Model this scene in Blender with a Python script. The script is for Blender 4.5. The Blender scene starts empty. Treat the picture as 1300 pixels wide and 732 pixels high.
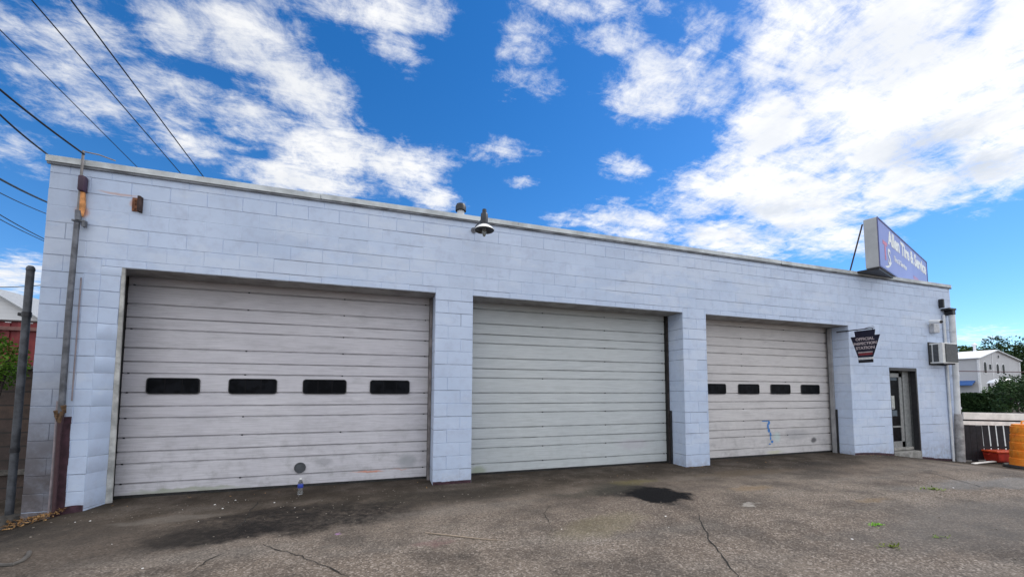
import bpy, bmesh, math, random
from mathutils import Vector, Matrix, noise as mnoise
random.seed(7)
PI = math.pi
scene = bpy.context.scene
C = bpy.data.collections.new('place'); scene.collection.children.link(C)

# ------------------------------------------------------------------ camera (measured from the photograph)
F, CX, CY = 500.0, 658.16, 461.79
YAW, PITCH, ROLL = 0.3206, 0.06713, 0.00311
EYE = 1.44
D = 6.204                       # the facade plane, metres in front of the eye
def basis():
    fwd = Vector((math.sin(YAW)*math.cos(PITCH), math.cos(YAW)*math.cos(PITCH), math.sin(PITCH)))
    right = Vector((math.cos(YAW), -math.sin(YAW), 0)); up = right.cross(fwd)
    return right*math.cos(ROLL)+up*math.sin(ROLL), up*math.cos(ROLL)-right*math.sin(ROLL), fwd
RR, UU, FF = basis()
def ray(u, v): return FF + RR*(u-CX)/F - UU*(v-CY)/F
def atY(u, v, Y):
    d = ray(u, v); p = d*(Y/d.y); return Vector((p.x, p.y, p.z+EYE))
def atZ(u, v, Z):
    d = ray(u, v); p = d*((Z-EYE)/d.z); return Vector((p.x, p.y, Z))
cam = bpy.data.cameras.new('camera'); co = bpy.data.objects.new('camera', cam); C.objects.link(co)
cam.sensor_width = 36; cam.lens = F/1300*36
cam.shift_x = -(CX-650)/1300; cam.shift_y = (CY-366)/1300
cam.clip_start = .05; cam.clip_end = 3000
M = Matrix((RR, UU, -FF)).transposed().to_4x4(); M.translation = (0, 0, EYE); co.matrix_world = M
scene.camera = co

# ------------------------------------------------------------------ tagging helpers
def tag(o, label=None, cat=None, group=None, kind=None):
    if label: o['label'] = label
    if cat: o['category'] = cat
    if group: o['group'] = group
    if kind: o['kind'] = kind
    return o
def empty(name, loc=(0, 0, 0), rz=0):
    o = bpy.data.objects.new(name, None); C.objects.link(o); o.location = loc; o.rotation_euler.z = rz
    o.empty_display_size = .1
    return o
def obj(name, bm, mats, parent=None, smooth=False, loc=None, recalc=True):
    me = bpy.data.meshes.new(name)
    if recalc: bmesh.ops.recalc_face_normals(bm, faces=bm.faces)
    bm.to_mesh(me); bm.free()
    if not isinstance(mats, (list, tuple)): mats = [mats]
    for m in mats: me.materials.append(m)
    if smooth:
        for p in me.polygons: p.use_smooth = True
        try: me.set_sharp_from_angle(angle=math.radians(38))
        except Exception: pass
    o = bpy.data.objects.new(name, me); C.objects.link(o)
    if parent: o.parent = parent; o.matrix_parent_inverse = Matrix()
    if loc: o.location = loc
    return o
def NB(): return bmesh.new()
def quad(bm, a, b, c, d, mi=0):
    vs = [bm.verts.new(p) for p in (a, b, c, d)]; f = bm.faces.new(vs); f.material_index = mi; return f
def box(bm, x0, x1, y0, y1, z0, z1, mi=0, bev=0, mat=None):
    vs = [bm.verts.new((x, y, z)) for x in (x0, x1) for y in (y0, y1) for z in (z0, z1)]
    fs = []
    for idx in ((0, 1, 3, 2), (4, 6, 7, 5), (0, 4, 5, 1), (2, 3, 7, 6), (0, 2, 6, 4), (1, 5, 7, 3)):
        f = bm.faces.new([vs[i] for i in idx]); f.material_index = mi; fs.append(f)
    if mat is not None: bmesh.ops.transform(bm, matrix=mat, verts=vs)
    if bev:
        es = list({e for f in fs for e in f.edges})
        bmesh.ops.bevel(bm, geom=es, offset=bev, segments=2, affect='EDGES', profile=.5, material=mi)
    return vs
def tube(bm, pts, r, seg=10, mi=0, cap=True):
    pts = [Vector(p) for p in pts]; rings = []
    rs = r if isinstance(r, (list, tuple)) else [r]*len(pts)
    for i, p in enumerate(pts):
        t = (pts[min(i+1, len(pts)-1)]-pts[max(i-1, 0)]).normalized()
        a = t.cross(Vector((0, 0, 1))) if abs(t.z) < .95 else t.cross(Vector((0, 1, 0)))
        a.normalize(); b = t.cross(a).normalized()
        rings.append([bm.verts.new(p+(a*math.cos(k*2*PI/seg)+b*math.sin(k*2*PI/seg))*rs[i]) for k in range(seg)])
    for i in range(len(rings)-1):
        for k in range(seg):
            f = bm.faces.new((rings[i][k], rings[i][(k+1) % seg], rings[i+1][(k+1) % seg], rings[i+1][k])); f.material_index = mi
    if cap:
        for rg in (rings[0], rings[-1]):
            f = bm.faces.new(rg); f.material_index = mi
def lathe(bm, prof, c=(0, 0, 0), seg=28, mi=0, axis='Z'):
    rings = []; c = Vector(c)
    for r, h in prof:
        ring = []
        for k in range(seg):
            a = k*2*PI/seg
            if axis == 'Z': p = Vector((r*math.cos(a), r*math.sin(a), h))
            else: p = Vector((r*math.cos(a), h, r*math.sin(a)))
            ring.append(bm.verts.new(c+p))
        rings.append(ring)
    for i in range(len(rings)-1):
        for k in range(seg):
            f = bm.faces.new((rings[i][k], rings[i][(k+1) % seg], rings[i+1][(k+1) % seg], rings[i+1][k])); f.material_index = mi
    return rings
def prism(bm, poly, y0, y1, mi=0):       # polygon in x,z pushed from y0 to y1
    a = [bm.verts.new((x, y0, z)) for x, z in poly]; b = [bm.verts.new((x, y1, z)) for x, z in poly]
    bm.faces.new(a).material_index = mi; bm.faces.new(b[::-1]).material_index = mi
    n = len(poly)
    for i in range(n):
        bm.faces.new((a[i], a[(i+1) % n], b[(i+1) % n], b[i])).material_index = mi

# ------------------------------------------------------------------ material helpers
class NT:
    def __init__(s, name):
        s.m = bpy.data.materials.new(name); s.m.use_nodes = True; s.t = s.m.node_tree; s.n = s.t.nodes; s.l = s.t.links
        s.b = s.n['Principled BSDF']; s._oc = None
    def N(s, typ, **k):
        nd = s.n.new(typ)
        for a, v in k.items(): setattr(nd, a, v)
        return nd
    def put(s, sock, v):
        if hasattr(v, 'is_output') or isinstance(v, bpy.types.NodeSocket): s.l.new(v, sock)
        else: sock.default_value = v
    def math(s, op, a, b=0.0, c=None, clamp=False):
        nd = s.N('ShaderNodeMath', operation=op, use_clamp=clamp); s.put(nd.inputs[0], a); s.put(nd.inputs[1], b)
        if c is not None: s.put(nd.inputs[2], c)
        return nd.outputs[0]
    def pos(s):
        if s._oc is None:
            g = s.N('ShaderNodeNewGeometry'); s._oc = g.outputs['Position']
        return s._oc
    def local(s):
        return s.N('ShaderNodeTexCoord').outputs['Object']
    def sep(s, v):
        nd = s.N('ShaderNodeSeparateXYZ'); s.l.new(v, nd.inputs[0]); return nd.outputs
    def comb(s, x, y, z):
        nd = s.N('ShaderNodeCombineXYZ'); s.put(nd.inputs[0], x); s.put(nd.inputs[1], y); s.put(nd.inputs[2], z); return nd.outputs[0]
    def noise(s, scale, detail=4, rough=.55, vec=None, dist=0, stretch=None):
        vec = vec or s.pos()
        if stretch:
            mp = s.N('ShaderNodeMapping'); s.l.new(vec, mp.inputs[0]); mp.inputs['Scale'].default_value = stretch; vec = mp.outputs[0]
        nd = s.N('ShaderNodeTexNoise'); s.l.new(vec, nd.inputs['Vector'])
        nd.inputs['Scale'].default_value = scale; nd.inputs['Detail'].default_value = detail; nd.inputs['Roughness'].default_value = rough
        nd.inputs['Distortion'].default_value = dist
        return nd.outputs['Fac']
    def ramp(s, v, a, b, lo=0.0, hi=1.0, smooth=True):
        nd = s.N('ShaderNodeMapRange', interpolation_type='SMOOTHSTEP' if smooth else 'LINEAR')
        s.put(nd.inputs[0], v); nd.inputs[1].default_value = a; nd.inputs[2].default_value = b
        nd.inputs[3].default_value = lo; nd.inputs[4].default_value = hi; return nd.outputs[0]
    def mix(s, f, a, b, blend='MIX'):
        nd = s.N('ShaderNodeMix', data_type='RGBA', blend_type=blend); s.put(nd.inputs[0], f)
        for i, v in ((6, a), (7, b)):
            if isinstance(v, tuple): nd.inputs[i].default_value = (*v[:3], 1)
            else: s.l.new(v, nd.inputs[i])
        return nd.outputs[2]
    def bump(s, h, strength=.3, dist=.01, normal=None):
        nd = s.N('ShaderNodeBump'); nd.inputs['Strength'].default_value = strength; nd.inputs['Distance'].default_value = dist
        s.l.new(h, nd.inputs['Height'])
        if normal: s.l.new(normal, nd.inputs['Normal'])
        return nd.outputs[0]
    def ellipse(s, cx, cy, rx, ry, ang=0, warp=None, wamt=0, plane='XY'):
        """1 inside fading to 0 at the rim, in world metres"""
        v = s.pos()
        if warp is not None:
            v2 = s.N('ShaderNodeVectorMath', operation='MULTIPLY_ADD'); s.l.new(warp, v2.inputs[0])
            v2.inputs[1].default_value = (wamt,)*3; s.l.new(v, v2.inputs[2]); v = v2.outputs[0]
        mp = s.N('ShaderNodeMapping', vector_type='TEXTURE'); s.l.new(v, mp.inputs[0])
        if plane == 'XY':
            mp.inputs['Location'].default_value = (cx, cy, 0); mp.inputs['Scale'].default_value = (rx, ry, 1e4)
            mp.inputs['Rotation'].default_value = (0, 0, ang)
        else:
            mp.inputs['Location'].default_value = (cx, 0, cy); mp.inputs['Scale'].default_value = (rx, 1e4, ry)
            mp.inputs['Rotation'].default_value = (0, ang, 0)
        ln = s.N('ShaderNodeVectorMath', operation='LENGTH'); s.l.new(mp.outputs[0], ln.inputs[0])
        return s.ramp(ln.outputs['Value'], .35, 1.0, 1, 0)
    def warpv(s, scale):
        nd = s.N('ShaderNodeTexNoise'); s.l.new(s.pos(), nd.inputs['Vector']); nd.inputs['Scale'].default_value = scale; nd.inputs['Detail'].default_value = 5
        v = s.N('ShaderNodeVectorMath', operation='SUBTRACT'); s.l.new(nd.outputs['Color'], v.inputs[0]); v.inputs[1].default_value = (.5, .5, .5)
        return v.outputs[0]
    def fin(s, col, rough=.6, normal=None, metal=0, spec=.5):
        if isinstance(col, tuple): s.b.inputs['Base Color'].default_value = (*col[:3], 1)
        else: s.l.new(col, s.b.inputs['Base Color'])
        s.put(s.b.inputs['Roughness'], rough); s.put(s.b.inputs['Metallic'], metal)
        s.b.inputs['Specular IOR Level'].default_value = spec
        if normal: s.l.new(normal, s.b.inputs['Normal'])
        return s.m

def simple(name, col, rough=.6, metal=0, var=.18, scale=14, spec=.4, bump=.15):
    t = NT(name); n = t.noise(scale, 5, .6, vec=t.local()); f = t.ramp(n, .3, .7)
    lo = tuple(c*(1-var) for c in col); hi = tuple(min(1, c*(1+var)) for c in col)
    return t.fin(t.mix(f, lo, hi), rough, t.bump(n, bump, .004) if bump else None, metal, spec)

# painted block wall
def mat_block(name='painted_block', k=1.0):
    t = NT(name); x, y, z = t.sep(t.pos())
    n1 = t.noise(.7, 4, .6); n2 = t.noise(7, 6, .65); n3 = t.noise(90, 3, .7)
    base = t.mix(t.ramp(n1, .3, .7), tuple(c*k for c in (.475, .57, .74)), tuple(c*k for c in (.545, .635, .80)))
    base = t.mix(t.ramp(n2, .46, .72, 0, .5), base, (.42, .48, .62)); pt = t.noise(1.1, 7, .7, stretch=(.6, 1, 1.3)); base = t.mix(t.ramp(pt, .52, .60, 0, .45), base, (.62, .685, .80))
    # thin dirt streaks that run down from the coping and along worn joints
    st = t.noise(5, 5, .6, stretch=(1.0, 1.0, .12)); base = t.mix(t.ramp(st, .55, .8, 0, .25), base, (.38, .42, .52)); hz = t.noise(2.2, 6, .6, stretch=(.5, 1, 2.5)); base = t.mix(t.ramp(hz, .5, .72, 0, .28), base, (.44, .50, .63))
    # grimy old paint left of the pipe, worst near the ground
    w = t.warpv(3)
    gx = t.ramp(x, -3.66, -3.63, 1, 0); gz = t.ramp(z, .2, 2.7, 1, .15)
    g = t.math('MULTIPLY', gx, gz); g2 = t.math('MULTIPLY', g, t.ramp(t.noise(3.2, 7, .7), .25, .65, .75, 1))
    base = t.mix(g2, base, (.085, .075, .080))
    # dirt splash near the ground everywhere
    sp = t.math('MULTIPLY', t.ramp(z, -.1, .3, .6, 0), t.ramp(t.noise(9, 6, .7), .35, .7)); base = t.mix(sp, base, (.27, .26, .29))
    # rust bleeding by the old meter and bracket
    for cx, cz, rx, rz, a in ((-3.65, 3.62, .10, .10, .7), (-3.12, 3.82, .08, .10, .65), (-3.3, 3.91, .26, .02, .5)):
        e = t.ellipse(cx, cz, rx, rz, 0, w, .12, 'XZ')
        front = t.ramp(y, D+.03, D+.02, 0, 1); e = t.math('MULTIPLY', e, front)
        base = t.mix(t.math('MULTIPLY', e, a), base, (.55, .24, .09))
    h = t.math('MULTIPLY_ADD', n3, .35, t.math('MULTIPLY', n2, .65))
    return t.fin(base, t.ramp(n2, .3, .7, .42, .62), t.bump(h, .45, .006), 0, .45)
M_BLOCK = mat_block(); M_JOINT = simple('dirty_shaded_joint', (.26, .30, .38), .8, var=.5, scale=3)  # joint dirt plus groove shade, painted in as one darker tone
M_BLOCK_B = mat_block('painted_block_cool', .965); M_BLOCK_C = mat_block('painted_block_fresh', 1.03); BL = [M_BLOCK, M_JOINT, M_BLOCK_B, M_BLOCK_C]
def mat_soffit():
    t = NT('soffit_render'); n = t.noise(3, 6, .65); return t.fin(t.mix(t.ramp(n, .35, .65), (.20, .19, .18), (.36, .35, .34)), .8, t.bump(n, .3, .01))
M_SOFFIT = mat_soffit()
M_MORTAR = simple('joint_paint', (.25, .29, .36), .8)
M_MAROON = simple('maroon_base_paint', (.05, .022, .032), .55, var=.4)
M_TRIM = simple('aluminium_edge', (.50, .53, .54), .5, .15, var=.25, scale=3)
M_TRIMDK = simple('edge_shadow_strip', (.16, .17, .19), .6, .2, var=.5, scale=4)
M_DARK = simple('dark_inside', (.02, .02, .022), .9)
M_ROOF = simple('roof_felt', (.10, .10, .10), .9)
M_WHITEPIPE = simple('white_pipe_paint', (.62, .64, .66), .45, var=.12, scale=5)
M_GREYPIPE = simple('grey_clay_pipe', (.33, .32, .32), .7, var=.35, scale=7)
M_BLACK = simple('black_paint', (.018, .018, .022), .45)
M_RUST = simple('rust', (.20, .085, .045), .85, var=.5, scale=20)
M_GALV = simple('weathered_galvanised', (.125, .13, .145), .55, .5, var=.4, scale=9)
M_CONC = simple('concrete', (.30, .29, .27), .85, var=.3, scale=8)
M_WHITE = simple('white_enamel', (.78, .78, .76), .35, var=.06)
M_RUBBER = simple('rubber', (.022, .022, .022), .7, var=.4)

def mat_door(name, c1, c2, dirt, amt, marks=()):
    t = NT(name); x, y, z = t.sep(t.pos())
    n1 = t.noise(.9, 5, .6); fine = t.noise(26, 4, .6, stretch=(.12, 1, 4.0)); blot = t.noise(5.5, 7, .68)
    base = t.mix(t.ramp(n1, .3, .7), c1, c2)
    base = t.mix(t.ramp(fine, .38, .70, 0, .55), base, tuple(c*.74 for c in c1))
    st = t.noise(4, 7, .7, stretch=(.45, 1, 1.6))
    base = t.mix(t.math('MULTIPLY', t.ramp(st, .48, .78), amt), base, dirt)
    low = t.math('MULTIPLY', t.ramp(z, .1, 1.3, 1, .15), t.ramp(blot, .45, .75)); base = t.mix(t.math('MULTIPLY', low, amt*1.2), base, dirt)
    # darker lines along the pressed grooves, uneven in strength
    zz = t.math('FRACT', t.math('DIVIDE', z, .6057))
    gr = None
    for gpos in (0.0, .3055, .7345, 1.0):
        q = t.ramp(t.math('ABSOLUTE', t.math('SUBTRACT', zz, gpos)), .006, .030, 1, 0)
        gr = q if gr is None else t.math('MAXIMUM', gr, q)
    base = t.mix(t.math('MULTIPLY', gr, t.ramp(t.noise(2.2, 5, .6), .25, .65, .08, .66)), base, tuple(c*.33 for c in c1))
    w = t.warpv(9)
    for cx, cz, rx, rz, ang, col, a in marks:
        base = t.mix(t.math('MULTIPLY', t.ellipse(cx, cz, rx, rz, ang, w, .09, 'XZ'), a), base, col)
    h = t.math('ADD', fine, t.math('MULTIPLY', blot, .3))
    return t.fin(base, .5, t.bump(h, .18, .004), 0, .4)
M_DOOR1 = mat_door('weathered_lilac_steel', (.575, .56, .60), (.655, .64, .675), (.28, .275, .28), .42,
    [(-.25, .165, .30, .018, 0, (.60, .22, .12), .8), (.22, .17, .20, .012, 0, (.55, .28, .20), .5), (-2.6, .06, .9, .05, 0, (.22, .26, .12), .5), (-.9, .35, .18, .09, 0, (.25, .25, .27), .5), (.33, .30, .20, .14, 0, (.28, .30, .32), .55)])
M_DOOR2 = mat_door('pale_green_grey_steel', (.515, .55, .565), (.57, .60, .61), (.36, .38, .37), .3, [(1.5, .08, .2, .1, 0, (.26, .31, .16), .5), (4.6, .4, .5, .14, 0, (.48, .44, .50), .4)])
M_DOOR3 = mat_door('weathered_beige_steel', (.60, .575, .575), (.665, .64, .635), (.30, .285, .285), .42,
    [(9.56, .30, .12, .10, 0, (.09, .085, .09), .9), (8.40, .42, .14, .16, 0, (.45, .62, .62), .5), (8.3, .07, .3, .06, 0, (.55, .55, .28), .4), (9.0, .45, .55, .16, 0, (.30, .30, .32), .5)])
def mat_glass_dark():
    t = NT('dark_door_glass'); n = t.noise(8, 4, .5); return t.fin(t.mix(t.ramp(n, .4, .6), (.003, .0035, .005), (.008, .009, .012)), .4, None, 0, .06)
M_GLASSDK = mat_glass_dark()

# ------------------------------------------------------------------ ground
def g(x, y):
    def ss(a, b, v):
        v = max(0, min(1, (v-a)/(b-a))); return v*v*(3-2*v)
    z = -.34*ss(10.2, 14.4, x) - .16*ss(-3.3, -4.3, x)
    z += .012*mnoise.noise(Vector((x*.5, y*.5, 0)))*ss(6.6, 5.6, y)
    return z
def mat_ground():
    t = NT('worn_asphalt'); x, y, z = t.sep(t.pos())
    w = t.warpv(1.6); w2 = t.warpv(6)
    n1 = t.noise(.35, 5, .6); n2 = t.noise(1.6, 7, .65); n3 = t.noise(14, 6, .7); gr = t.noise(85, 3, .75)
    vo = t.N('ShaderNodeTexVoronoi'); t.l.new(t.pos(), vo.inputs['Vector']); vo.inputs['Scale'].default_value = 75
    stone = t.sep(vo.outputs['Color'])[0]
    base = t.mix(t.ramp(n1, .35, .65), (.122, .097, .079), (.165, .136, .112))
    base = t.mix(t.ramp(n2, .42, .66, 0, .75), base, (.060, .051, .045))
    base = t.mix(t.ramp(n3, .5, .8, 0, .5), base, (.060, .054, .048))
    # broad traffic polish streaks along x
    stx = t.noise(1.0, 6, .6, stretch=(.35, 1.6, 1)); base = t.mix(t.ramp(stx, .45, .7, 0, .45), base, (.165, .150, .135))
    # exposed pale stones
    worn = t.math('MULTIPLY', t.ramp(y, 5.2, 3.6, .25, 1), t.ramp(n2, .65, .35, .4, 1)); st = t.math('MULTIPLY', t.ramp(stone, .62, .95), t.math('MULTIPLY', t.ramp(n3, .25, .6, .2, 1), worn)); base = t.mix(t.math('MULTIPLY', st, .75), base, (.37, .325, .285))
    base = t.mix(t.math('MULTIPLY', t.ramp(stone, .30, .05), .5), base, (.03, .027, .025))
    # darker brown apron along the wall
    ap = t.math('MULTIPLY', t.ramp(y, 4.7, 5.9, 0, 1), t.ramp(n2, .3, .6, .45, 1)); base = t.mix(t.math('MULTIPLY', ap, .80), base, (.036, .028, .020))
    rag = t.noise(5.5, 8, .75)
    for cx, cy, rx, ry, ang, col, a in (
        (-.9, 5.05, 2.1, .85, .10, (.010, .009, .009), .97), (-1.6, 4.75, 1.1, .5, .0, (.010, .009, .009), .95), (-2.8, 4.7, 1.6, .9, 0, (.035, .030, .026), .6), (.8, 5.5, 1.9, .45, 0, (.025, .022, .018), .7),
        (3.35, 4.95, .95, .40, 0, (.016, .015, .014), .9), (3.60, 4.66, .62, .62, .1, (.0012, .0012, .0022), 1.0), (3.0, 5.15, 1.1, .35, .1, (.035, .034, .028), .7), (3.75, 5.45, .55, .22, 0, (.12, .105, .035), .5),
        (7.2, 5.0, 1.1, .35, .25, (.03, .028, .026), .6), (8.2, 5.6, 1.3, .4, 0, (.035, .03, .027), .6), (-3.4, 5.2, .9, .5, .6, (.03, .027, .024), .7), (-3.9, 5.5, .9, .7, 0, (.018, .016, .015), .9),
        (4.4, 3.95, .26, .05, 0, (.38, .36, .33), .6), (-.43, 4.44, .06, .03, 0, (.30, .16, .34), .8), (.45, 3.9, .25, .12, 0, (.16, .09, .09), .5), (2.2, 3.8, .8, .3, .2, (.16, .14, .08), .4),
        (5.2, 4.6, .5, .16, 0, (.17, .11, .05), .45), (6.2, 3.6, .4, .12, 0, (.18, .12, .06), .4), (9.2, 3.6, 2.4, .35, -.1, (.17, .175, .18), .5), (6.5, 2.6, 3.0, .8, 0, (.095, .09, .086), .6),
        (-2.2, 5.5, .7, .16, 0, (.15, .135, .12), .5), (6.0, 5.5, 1.6, .25, 0, (.10, .075, .05), .5)):
        e = t.ellipse(cx, cy, rx, ry, ang, w if rx > .6 else w2, .75 if rx > .6 else .35); dark = sum(col) < .06
        if dark: e = t.ramp(t.math('ADD', e, t.math('MULTIPLY', t.math('SUBTRACT', rag, .5), 1.5 if a == 1.0 else 1.25)), .18, .70 if a == 1.0 else 1.15)
        e = e if a == 1.0 else t.math('MULTIPLY', e, t.ramp(n3, .3, .6, .6, 1))
        base = t.mix(t.math('MULTIPLY', e, a), base, col)
    h = t.math('ADD', t.math('MULTIPLY', gr, .5), t.math('MULTIPLY', stone, .5)); h = t.math('ADD', h, n3)
    return t.fin(base, .92, t.bump(h, .9, .010), 0, .12)
M_GROUND = mat_ground()
bm = NB()
xs = [-900, -300, -100, -40, -20, -12] + [-9+i*.3 for i in range(90)] + [20, 30, 60, 120, 300, 900]
ys = [-300, -80, -20, -8, -3] + [-1+i*.3 for i in range(36)] + [12, 18, 30, 60, 120, 300, 1200]
gv = [[bm.verts.new((x, y, g(x, y))) for y in ys] for x in xs]
for i in range(len(xs)-1):
    for j in range(len(ys)-1):
        bm.faces.new((gv[i][j], gv[i+1][j], gv[i+1][j+1], gv[i][j+1]))
tag(obj('ground', bm, M_GROUND, smooth=True), kind='structure')

# cracks in the asphalt
M_CRACK = simple('crack_void', (.012, .011, .010), .95)
def crack(px, wid, name='pavement_crack'):
    pts = [atZ(u, v, 0) for u, v in px]; fine = []
    for a, b in zip(pts[:-1], pts[1:]):
        n = max(2, int((b-a).length/.06))
        for i in range(n):
            p = a.lerp(b, i/n); fine.append(p+Vector((random.uniform(-1, 1), random.uniform(-1, 1), 0))*.012)
    fine.append(pts[-1]); bm = NB(); L = []; n = len(fine)
    for i, p in enumerate(fine):
        t = fine[min(i+1, n-1)]-fine[max(i-1, 0)]; t.z = 0; t.normalize(); s = Vector((-t.y, t.x, 0))
        ww = wid*random.uniform(.4, 1.2)*min(1, (i+1)/4, (n-i)/4)
        z = g(p.x, p.y)+.005
        L.append((bm.verts.new((p.x+s.x*ww, p.y+s.y*ww, z)), bm.verts.new((p.x-s.x*ww, p.y-s.y*ww, z))))
    for i in range(n-1): bm.faces.new((L[i][0], L[i][1], L[i+1][1], L[i+1][0]))
    return tag(obj(name, bm, M_CRACK), kind='structure')
crack([(886, 652), (893, 668), (900, 684), (915, 702), (938, 734)], .006)
crack([(334, 690), (352, 698), (382, 706), (412, 718), (446, 736)], .007)
crack([(296, 697), (262, 712), (240, 730)], .005)
crack([(330, 634), (318, 648), (312, 660), (290, 678)], .006)
crack([(700, 640), (690, 652), (700, 668)], .004)
crack([(1180, 600), (1225, 612), (1260, 622)], .008)

# ------------------------------------------------------------------ the garage building
X0, X1 = -3.97, 14.18
ZT = 4.28; ZL = 1.531+EYE; DEP = .45
ZB = -.6
OPEN = [(-3.415, .686, ZB, ZL), (1.283, 5.430, ZB, ZL), (6.0, 10.143, ZB, ZL), (11.515, 12.56, ZB, 2.025)]
bld = tag(empty('garage_building', (0, 0, 0)), 'long single storey pale blue painted block garage with three roll-up doors', 'garage')
# every block is a slightly pillowed pad with its own joint depth
def block_pads(bm, to3, a0, a1, z0, z1, cut, phase):
    COURSE = .203; k0 = math.floor((z0-EYE)/COURSE); k1 = math.ceil((z1-EYE)/COURSE)
    for k in range(k0, k1):
        lo, hi = EYE+k*COURSE, EYE+(k+1)*COURSE
        off = phase+(k % 2)*.203
        n0 = math.floor((a0-off)/.406); n1 = math.ceil((a1-off)/.406)
        jl = random.choice((.003, .005, .006, .0072, .0072))       # this course's joint depth
        for nn in range(n0, n1):
            bx0, bx1 = max(a0, off+nn*.406), min(a1, off+(nn+1)*.406)
            zz0, zz1 = max(z0, lo), min(z1, hi)
            if bx1-bx0 < .012 or zz1-zz0 < .012: continue
            rects = [(bx0, bx1, zz0, zz1)]
            for (ox0, ox1, oz0, oz1) in cut:
                nr = []
                for (p0, p1, q0, q1) in rects:
                    if p1 <= ox0+1e-6 or p0 >= ox1-1e-6 or q1 <= oz0+1e-6 or q0 >= oz1-1e-6: nr.append((p0, p1, q0, q1)); continue
                    if p0 < ox0-1e-6: nr.append((p0, ox0, q0, q1))
                    if p1 > ox1+1e-6: nr.append((ox1, p1, q0, q1))
                    if q1 > oz1+1e-6: nr.append((max(p0, ox0), min(p1, ox1), oz1, q1))
                rects = nr
            vj = random.choice((.0005, .001, .002, .004)); off_y = random.uniform(-.0012, .0012)
            for (p0, p1, q0, q1) in rects:
                if p1-p0 < .012 or q1-q0 < .012: continue
                e = .0062; ev = .0055
                O = [(p0, q0), (p1, q0), (p1, q1), (p0, q1)]
                I = [(p0+ev, q0+e), (p1-ev, q0+e), (p1-ev, q1-e), (p0+ev, q1-e)]
                ov = [bm.verts.new(to3(a, z, jl)) for a, z in O]
                iv = [bm.verts.new(to3(a, z, off_y)) for a, z in I]
                tone = random.random()
                bm.faces.new(iv).material_index = 2 if tone < .14 else (3 if tone > .88 else 0)
                for i in range(4):
                    f = bm.faces.new((ov[i], ov[(i+1) % 4], iv[(i+1) % 4], iv[i]))
                    # groove shade painted darker into cracked, dirty joints, in runs along a course
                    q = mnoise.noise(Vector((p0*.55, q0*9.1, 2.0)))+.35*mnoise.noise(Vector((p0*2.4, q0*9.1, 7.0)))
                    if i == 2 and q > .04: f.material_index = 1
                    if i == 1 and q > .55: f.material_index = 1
bm = NB()
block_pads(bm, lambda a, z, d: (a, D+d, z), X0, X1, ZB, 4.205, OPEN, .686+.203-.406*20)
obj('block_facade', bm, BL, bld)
# mass of the wall behind the pads, with reveals
bm = NB(); YB = D+.0075
segs = [X0, -3.415, .686, 1.283, 5.430, 6.0, 10.143, 11.515, 12.56, X1]
for i in range(0, len(segs), 2): box(bm, segs[i]+(.001 if i == 0 else .006), segs[i+1]-.006, YB, D+DEP-.004, ZB, 4.2)
for o in OPEN: box(bm, o[0]-.006, o[1]+.006, YB, D+DEP-.002, o[3]+.006, 4.2)
obj('wall_core', bm, M_MORTAR, bld)
# reveals, painted block on the jambs
for (ox0, ox1, oz0, oz1) in OPEN[:3]:
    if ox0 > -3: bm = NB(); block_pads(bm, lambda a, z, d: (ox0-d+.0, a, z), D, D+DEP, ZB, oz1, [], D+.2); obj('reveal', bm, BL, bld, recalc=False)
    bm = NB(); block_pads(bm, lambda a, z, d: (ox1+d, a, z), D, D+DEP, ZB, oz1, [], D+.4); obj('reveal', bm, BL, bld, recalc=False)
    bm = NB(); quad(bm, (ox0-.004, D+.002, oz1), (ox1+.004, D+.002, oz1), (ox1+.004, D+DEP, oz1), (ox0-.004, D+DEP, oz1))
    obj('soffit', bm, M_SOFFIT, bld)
# the left pier's inner edge twists: flush with the wall at the lintel, set back at the ground
def pier(q, z, d=0.0):
    t_ = max(0, min(1, z/ZL)); xq = -3.362+(.150)*t_; yq = D+.29*(1-t_)
    a = q/.2; return (-3.4155+(xq+3.4155)*a, D+(yq-D)*a+d, z)
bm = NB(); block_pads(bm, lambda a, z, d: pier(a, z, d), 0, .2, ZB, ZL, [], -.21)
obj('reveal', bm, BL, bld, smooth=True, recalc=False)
bm = NB(); n = 12
for i in range(n):
    for (qa, qb, dy0, dy1) in ((.2, .2, .0, .012),):
        z0, z1 = ZL*i/n-.03*(i == 0), ZL*(i+1)/n
        p0, p1 = Vector(pier(.2, z0)), Vector(pier(.2, z1)); w0 = .062-.030*z0/ZL; w1 = .062-.030*z1/ZL
        quad(bm, p0, p0+Vector((w0, .004, 0)), p1+Vector((w1, .004, 0)), p1)
        quad(bm, p0+Vector((w0, .004, 0)), p0+Vector((w0, .024, 0)), p1+Vector((w1, .024, 0)), p1+Vector((w1, .004, 0)))
        quad(bm, p0+Vector((w0, .024, 0)), p0+Vector((-.02, .024, 0)), p1+Vector((-.02, .024, 0)), p1+Vector((w1, .024, 0)))
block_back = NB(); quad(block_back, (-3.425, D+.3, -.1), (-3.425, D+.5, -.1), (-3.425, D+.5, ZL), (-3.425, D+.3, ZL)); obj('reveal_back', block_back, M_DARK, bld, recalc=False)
obj('jamb_trim', bm, simple('aged_cream_trim', (.46, .46, .44), .6, var=.35, scale=6), bld, recalc=False)
bm = NB(); quad(bm, (-3.414, D+.002, ZL+.0015), (-3.19, D+.002, ZL+.0015), (-3.19, D+.012, ZL-.012), (-3.414, D+.012, ZL-.012)); obj('paint_lip', bm, M_BLOCK, bld)
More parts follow.
